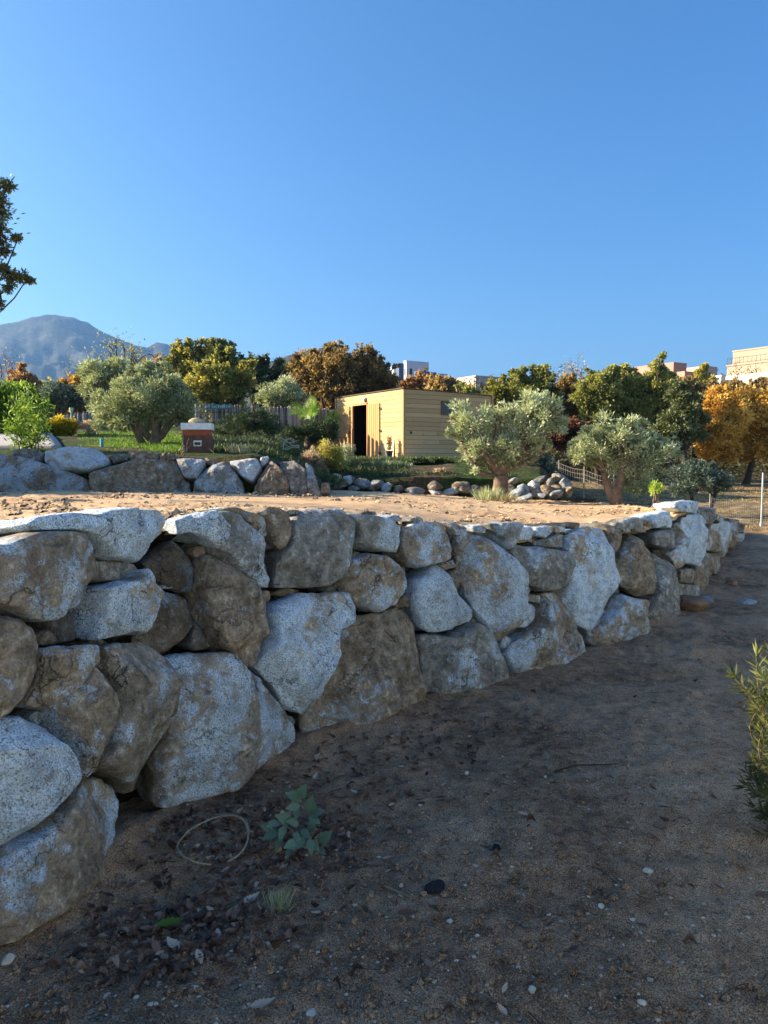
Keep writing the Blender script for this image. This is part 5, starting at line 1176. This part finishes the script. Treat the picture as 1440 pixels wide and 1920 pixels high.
for k in range(4): mk.tube([(-.1+k*.055, -.014, -.02), (-.08+k*.055, -.014, .02), (-.065+k*.055, -.014, -.015)], .004, 4)
mk.build('lettering', IRON, o)
def post(label, u, vb, vt, Yd, rad, mat, name='post', cat='post', cap=None, base='b'):
    x = (u-720)/FPX*Yd; zb = (gz if base == 'b' else ground_z)(x, Yd)-.1; zt = P(u, vt, Yd)[2]; mb = MB(); mb.tube([(0,0,0),(0,0,(zt-zb)*.5),(0,0,zt-zb)], rad, 8); o = mb.build(name, mat, None, True); o.location = (x, Yd, zb); tag(o, label, cat); return o, zt-zb
post('thin grey wooden stake standing in the bright green tree', 58, 0, 724, 17.0, .025, plain('grey_stake', (.36, .31, .26), .9))
o, h = post('green post with a flared green cap beside the yellow-flowered bush', 138, 0, 766, 19.5, .022, plain('green_plastic', (.20, .42, .30), .5))
mb = MB(); mb.tube([(0,0,h-.12),(0,0,h-.02),(0,0,h+.02)], [.022,.05,.055], 10); mb.build('cap', plain('pale_green_plastic', (.45, .62, .45), .5), o)
o, h = post('short turquoise tube standing in the lawn before the many-stemmed olive', 193, 0, 822, 12.6, .03, plain('turquoise_plastic', (.08, .38, .36), .5), 'tube', 'tube')
post('thin pole rising behind the stone on the beehive', 369, 0, 757, 13.5, .008, plain('pale_pole', (.5, .52, .5), .6), 'pole', 'pole')
# coil of hose in the shade, and the pavement at the left
r = np.random.default_rng(15); c0 = P(543, 832, 13.8); th = np.linspace(0, 22, 140); q = np.stack([np.cos(th)*(.14+.05*np.sin(th*.37)), .12*np.sin(th), .08*np.sin(th*.61)+.05*np.cos(th*1.7)], -1)
mb = MB(); mb.tube(q, .006, 5); o = mb.build('hose_coil', plain('pale_hose', (.30, .33, .28), .6), None, True); o.location = (c0[0], c0[1], max(c0[2], gz(c0[0], c0[1])+.1)); tag(o, 'tangled coil of pale hose on the dark bank left of the shed', 'hose')
ys = np.linspace(12.2, 19, 14); rowsP = []
for y in ys:
    u0, u1 = -500, np.interp(y, [12.2, 19], [118, 92]); us = np.linspace(u0, u1, 30); x = (us-720)/FPX*y; rowsP.append(np.stack([x, 0*x+y, garden_z(x, 0*x+y)+.10], -1))
V = np.stack(rowsP); o = mesh('paved_path', V.reshape(-1, 3), gridF(V.shape[0], V.shape[1]), plain('pale_paving', (.40, .38, .37), .9, 0, .12, 8, .3)); tag(o, kind='structure')
md = o.modifiers.new('thick', 'SOLIDIFY'); md.thickness = .15; md.offset = -1

# ---------------------------------------------------------------- wire fences on the slope
WIRE = plain('galvanised_wire', (.30, .28, .25), .5, .3)
def wirefence(label, a, b_, hgt, nx, nz, seed, rad=.006, posts=(0, .33, .66, 1), sag=.03):
    a = np.array(a, float); b_ = np.array(b_, float); root = thing('wire_fence', label, 'fence', tuple(a)); d = b_-a; mb = MB(); r = np.random.default_rng(seed)
    def pt(s, h): return d*s+np.array([0, 0, h-sag*math.sin(s*math.pi*3)**2])
    for i in range(nx): s = i/(nx-1); mb.tube([pt(s+r.normal(0, .0015), .0), pt(s, hgt*.5), pt(s+r.normal(0, .0015), hgt)], rad, 4)
    for k in range(nz): mb.tube([pt(s, hgt*k/(nz-1)) for s in np.linspace(0, 1, 24)], rad, 4)
    mb.build('wire_mesh', WIRE, root)
    for s in posts: pm = MB(); pm.tube([pt(s, -.3), pt(s, hgt+.08)], .014, 7); pm.build('post', WIRE, root)
q = [P(1005, 893, 19.5), P(1150, 940, 16.2)]
wirefence('leaning wire mesh fence between the two silver olives', q[0], q[1], .50, 34, 6, 1, .0035)
q = [P(1330, 975, 17.8), P(1429, 992, 17.2)]
wirefence('low wire mesh fence running from the boulder wall to the steel post', q[0], q[1], .55, 26, 5, 2, .003, (0,))
q = [P(1430, 992, 17.2), P(1560, 1004, 15.5)]
wirefence('wire mesh fence leaving the frame right of the steel post', q[0], q[1], .55, 26, 5, 3, .003, (1,))
x = P(1427, 990, 17.2); mb = MB(); mb.tube([(0,0,-.15),(0,0,.6),(0,0,1.28)], [.02,.02,.02], 8); mb.tube([(0,0,-.1),(.0,0,.12)], .036, 8); o = mb.build('steel_post', plain('galvanised_steel', (.36, .41, .47), .5, .5), None, True); o.location = x; tag(o, 'tall galvanised steel post at the right edge, past the end of the wall', 'post')

# ---------------------------------------------------------------- houses on the hill
def render_mat(name, c): return plain(name, c, .9, 0, .07, .5)
DW = plain('dark_window', (.03, .035, .04), .2); RAIL = plain('dark_railing', (.08, .08, .09), .6)
def block(parent, ul, uc, ur, vt, vb, Y, mat, nm='wall', ang=32, cap=.18):
    """box whose near corner stands at column uc; left face to column ul, right face to ur"""
    c = P(uc, vt, Y); zb = P(uc, vb, Y)[2]; A = np.array([math.cos(R(90+ang)), math.sin(R(90+ang))]); B = np.array([math.cos(R(ang)), math.sin(R(ang))])
    def run(D, u): w_ = (u-720)/FPX; return (c[0]-w_*c[1])/(w_*D[1]-D[0])
    la, lb = run(A, ul), run(B, ur); o0 = np.array(parent.location)
    p = [c[:2], c[:2]+B*lb, c[:2]+B*lb+A*la, c[:2]+A*la]
    V = [(x-o0[0], y-o0[1], zb-o0[2]) for x, y in p]+[(x-o0[0], y-o0[1], c[2]-o0[2]) for x, y in p]
    mb = MB(); mb.add(V, [[0,3,2,1],[4,5,6,7],[0,1,5,4],[1,2,6,5],[2,3,7,6],[3,0,4,7]]); mb.build(nm, mat, parent)
    if cap:
        ctr = np.mean(p, 0); mb = MB(); s = [ctr+(q-ctr)*1.012 for q in p]
        mb.add([(x-o0[0], y-o0[1], c[2]-o0[2]+.003) for x, y in s]+[(x-o0[0], y-o0[1], c[2]-o0[2]+cap) for x, y in s], [[0,3,2,1],[4,5,6,7],[0,1,5,4],[1,2,6,5],[2,3,7,6],[3,0,4,7]]); mb.build('parapet', mat, parent)
    def window(face, t0, t1, z0, z1):
        D, nrm_, l_ = (A, -B, la) if face == 'l' else (B, -A, lb); mbw = MB(); s0, s1 = l_*t0, l_*t1; H = c[2]
        a = c[:2]+D*s0; b2 = c[:2]+D*s1; q = [(a+nrm_*.05, H-z1), (b2+nrm_*.05, H-z1), (b2+nrm_*.05, H-z0), (a+nrm_*.05, H-z0), (a-nrm_*.1, H-z1), (b2-nrm_*.1, H-z1), (b2-nrm_*.1, H-z0), (a-nrm_*.1, H-z0)]
        mbw.add([(k[0][0]-o0[0], k[0][1]-o0[1], k[1]-o0[2]) for k in q], [[0,1,2,3],[4,7,6,5],[0,4,5,1],[2,6,7,3],[0,3,7,4],[1,5,6,2]]); mbw.build('window', DW, parent)
    return window, c, A, B, la, lb
def hs_(name, label, u, v, Y, cat='house'): return thing(name, label, cat, tuple(P(u, v, Y)))
h = hs_('house', 'white and slate blue flat-roofed house beyond the brown oaks, above the shed', 765, 735, 115)
wf = block(h, 756, 762, 803, 678, 745, 115, render_mat('white_render', (.62, .62, .66)))[0]; wf('r', .78, .86, 1.0, 1.9); wf('r', .15, .25, 1.0, 1.9); wf('r', .45, .55, 3.4, 4.5); wf('l', .3, .6, 1.0, 2.0)
block(h, 743, 748, 757, 683, 745, 112, render_mat('slate_blue_cladding', (.10, .15, .24)))
block(h, 776, 782, 818, 698, 745, 109, render_mat('slate_lower_block', (.13, .16, .22)))
block(h, 732, 738, 746, 688, 745, 118, render_mat('white_side', (.5, .5, .52)))
h = hs_('house', 'low flat-roofed pale house whose left wall is pink in the sun, above the shed roof', 890, 740, 110)
wf = block(h, 848, 892, 936, 706, 745, 110, render_mat('pinkish_render', (.60, .47, .40)))[0]
wf('r', .2, .3, .8, 1.8); wf('r', .6, .75, .8, 1.8); wf('l', .55, .65, .8, 1.6)
block(h, 815, 820, 838, 702, 745, 122, render_mat('far_white', (.55, .55, .58)))
h = hs_('house', 'dark pink flat-roofed house behind the oak with the pointed top', 1262, 730, 118)
wf = block(h, 1185, 1263, 1281, 681, 735, 118, render_mat('pink_render', (.42, .25, .20)))[0]
wf('l', .12, .16, .6, 2.6); wf('r', .45, .7, 1.2, 2.1); wf('l', .5, .58, 1.0, 2.0)
block(h, 1263, 1284, 1301, 698, 735, 113, render_mat('pink_annex', (.44, .27, .21)))
block(h, 1080, 1150, 1190, 712, 745, 120, render_mat('pink_far', (.45, .27, .20)))
h = hs_('house', 'paler pink house between the dark pink house and the cream house', 1322, 730, 122)
wf = block(h, 1278, 1322, 1338, 688, 735, 122, render_mat('light_pink_render', (.55, .38, .30)))[0]
wf('l', .25, .4, .8, 1.8); wf('r', .3, .6, .8, 1.6); wf('l', .65, .75, .8, 1.8)
h = hs_('house', 'large cream flat-roofed house with railings at the top right', 1460, 740, 100)
wf, c_, A_, B_, la_, lb_ = block(h, 1366, 1530, 1640, 640, 745, 96, render_mat('cream_render', (.40, .31, .235)))
wf('l', .60, .68, 3.0, 4.0); wf('l', .52, .60, 2.6, 4.0); wf('l', .88, .94, 3.0, 3.8); wf('l', .60, .68, 4.9, 5.7); wf('l', .3, .4, 2.6, 4.2)
wf2, c2, A2, B2, la2, lb2 = block(h, 1356, 1500, 1640, 672, 745, 90, render_mat('cream_terrace', (.40, .32, .245)))
rl = MB(); o0 = np.array(h.location)
for zz_ in (.35, 1.0): rl.tube([np.append(c2[:2]+A2*la2*s, c2[2]+zz_)-o0 for s in (.1, .5, 1)], .035, 4)
for s in np.linspace(.1, 1, 16): rl.tube([np.append(c2[:2]+A2*la2*s, c2[2])-o0, np.append(c2[:2]+A2*la2*s, c2[2]+1.0)-o0], .03, 4)
rl.build('railing', RAIL, h)
h = hs_('retaining_wall', 'long pale concrete retaining wall below the hilltop houses', 1300, 740, 92, 'wall')
block(h, 1238, 1352, 1354, 706, 760, 84, render_mat('pale_concrete', (.56, .52, .47)), 'face', 20)
block(h, 1340, 1500, 1510, 694, 760, 78, render_mat('pale_concrete_near', (.58, .53, .47)), 'face', 30)
x = P(1089, 722, 70); mb = MB(); mb.tube([(0,0,-4),(0,0,0),(0,0,1.1)], .05, 6); mb.box((.1, 0, 1.12), (.35, .12, .08)); o = mb.build('street_lamp', RAIL); o.location = x; tag(o, 'small dark street lamp on the skyline left of the green oaks', 'lamp')

# ---------------------------------------------------------------- air
hz_m = bpy.data.materials.new('haze_air'); hz_m.use_nodes = True; t = hz_m.node_tree; t.nodes.clear()
out = t.nodes.new('ShaderNodeOutputMaterial'); pv = t.nodes.new('ShaderNodeVolumePrincipled'); pv.inputs['Color'].default_value = (.22, .48, 1, 1); pv.inputs['Density'].default_value = HAZE_D; pv.inputs['Anisotropy'].default_value = .3
t.links.new(pv.outputs[0], out.inputs['Volume'])
mb = MB(); mb.box((0, 2300, 240), (11000, 4950, 640)); o = mb.build('haze', hz_m); tag(o, kind='stuff')
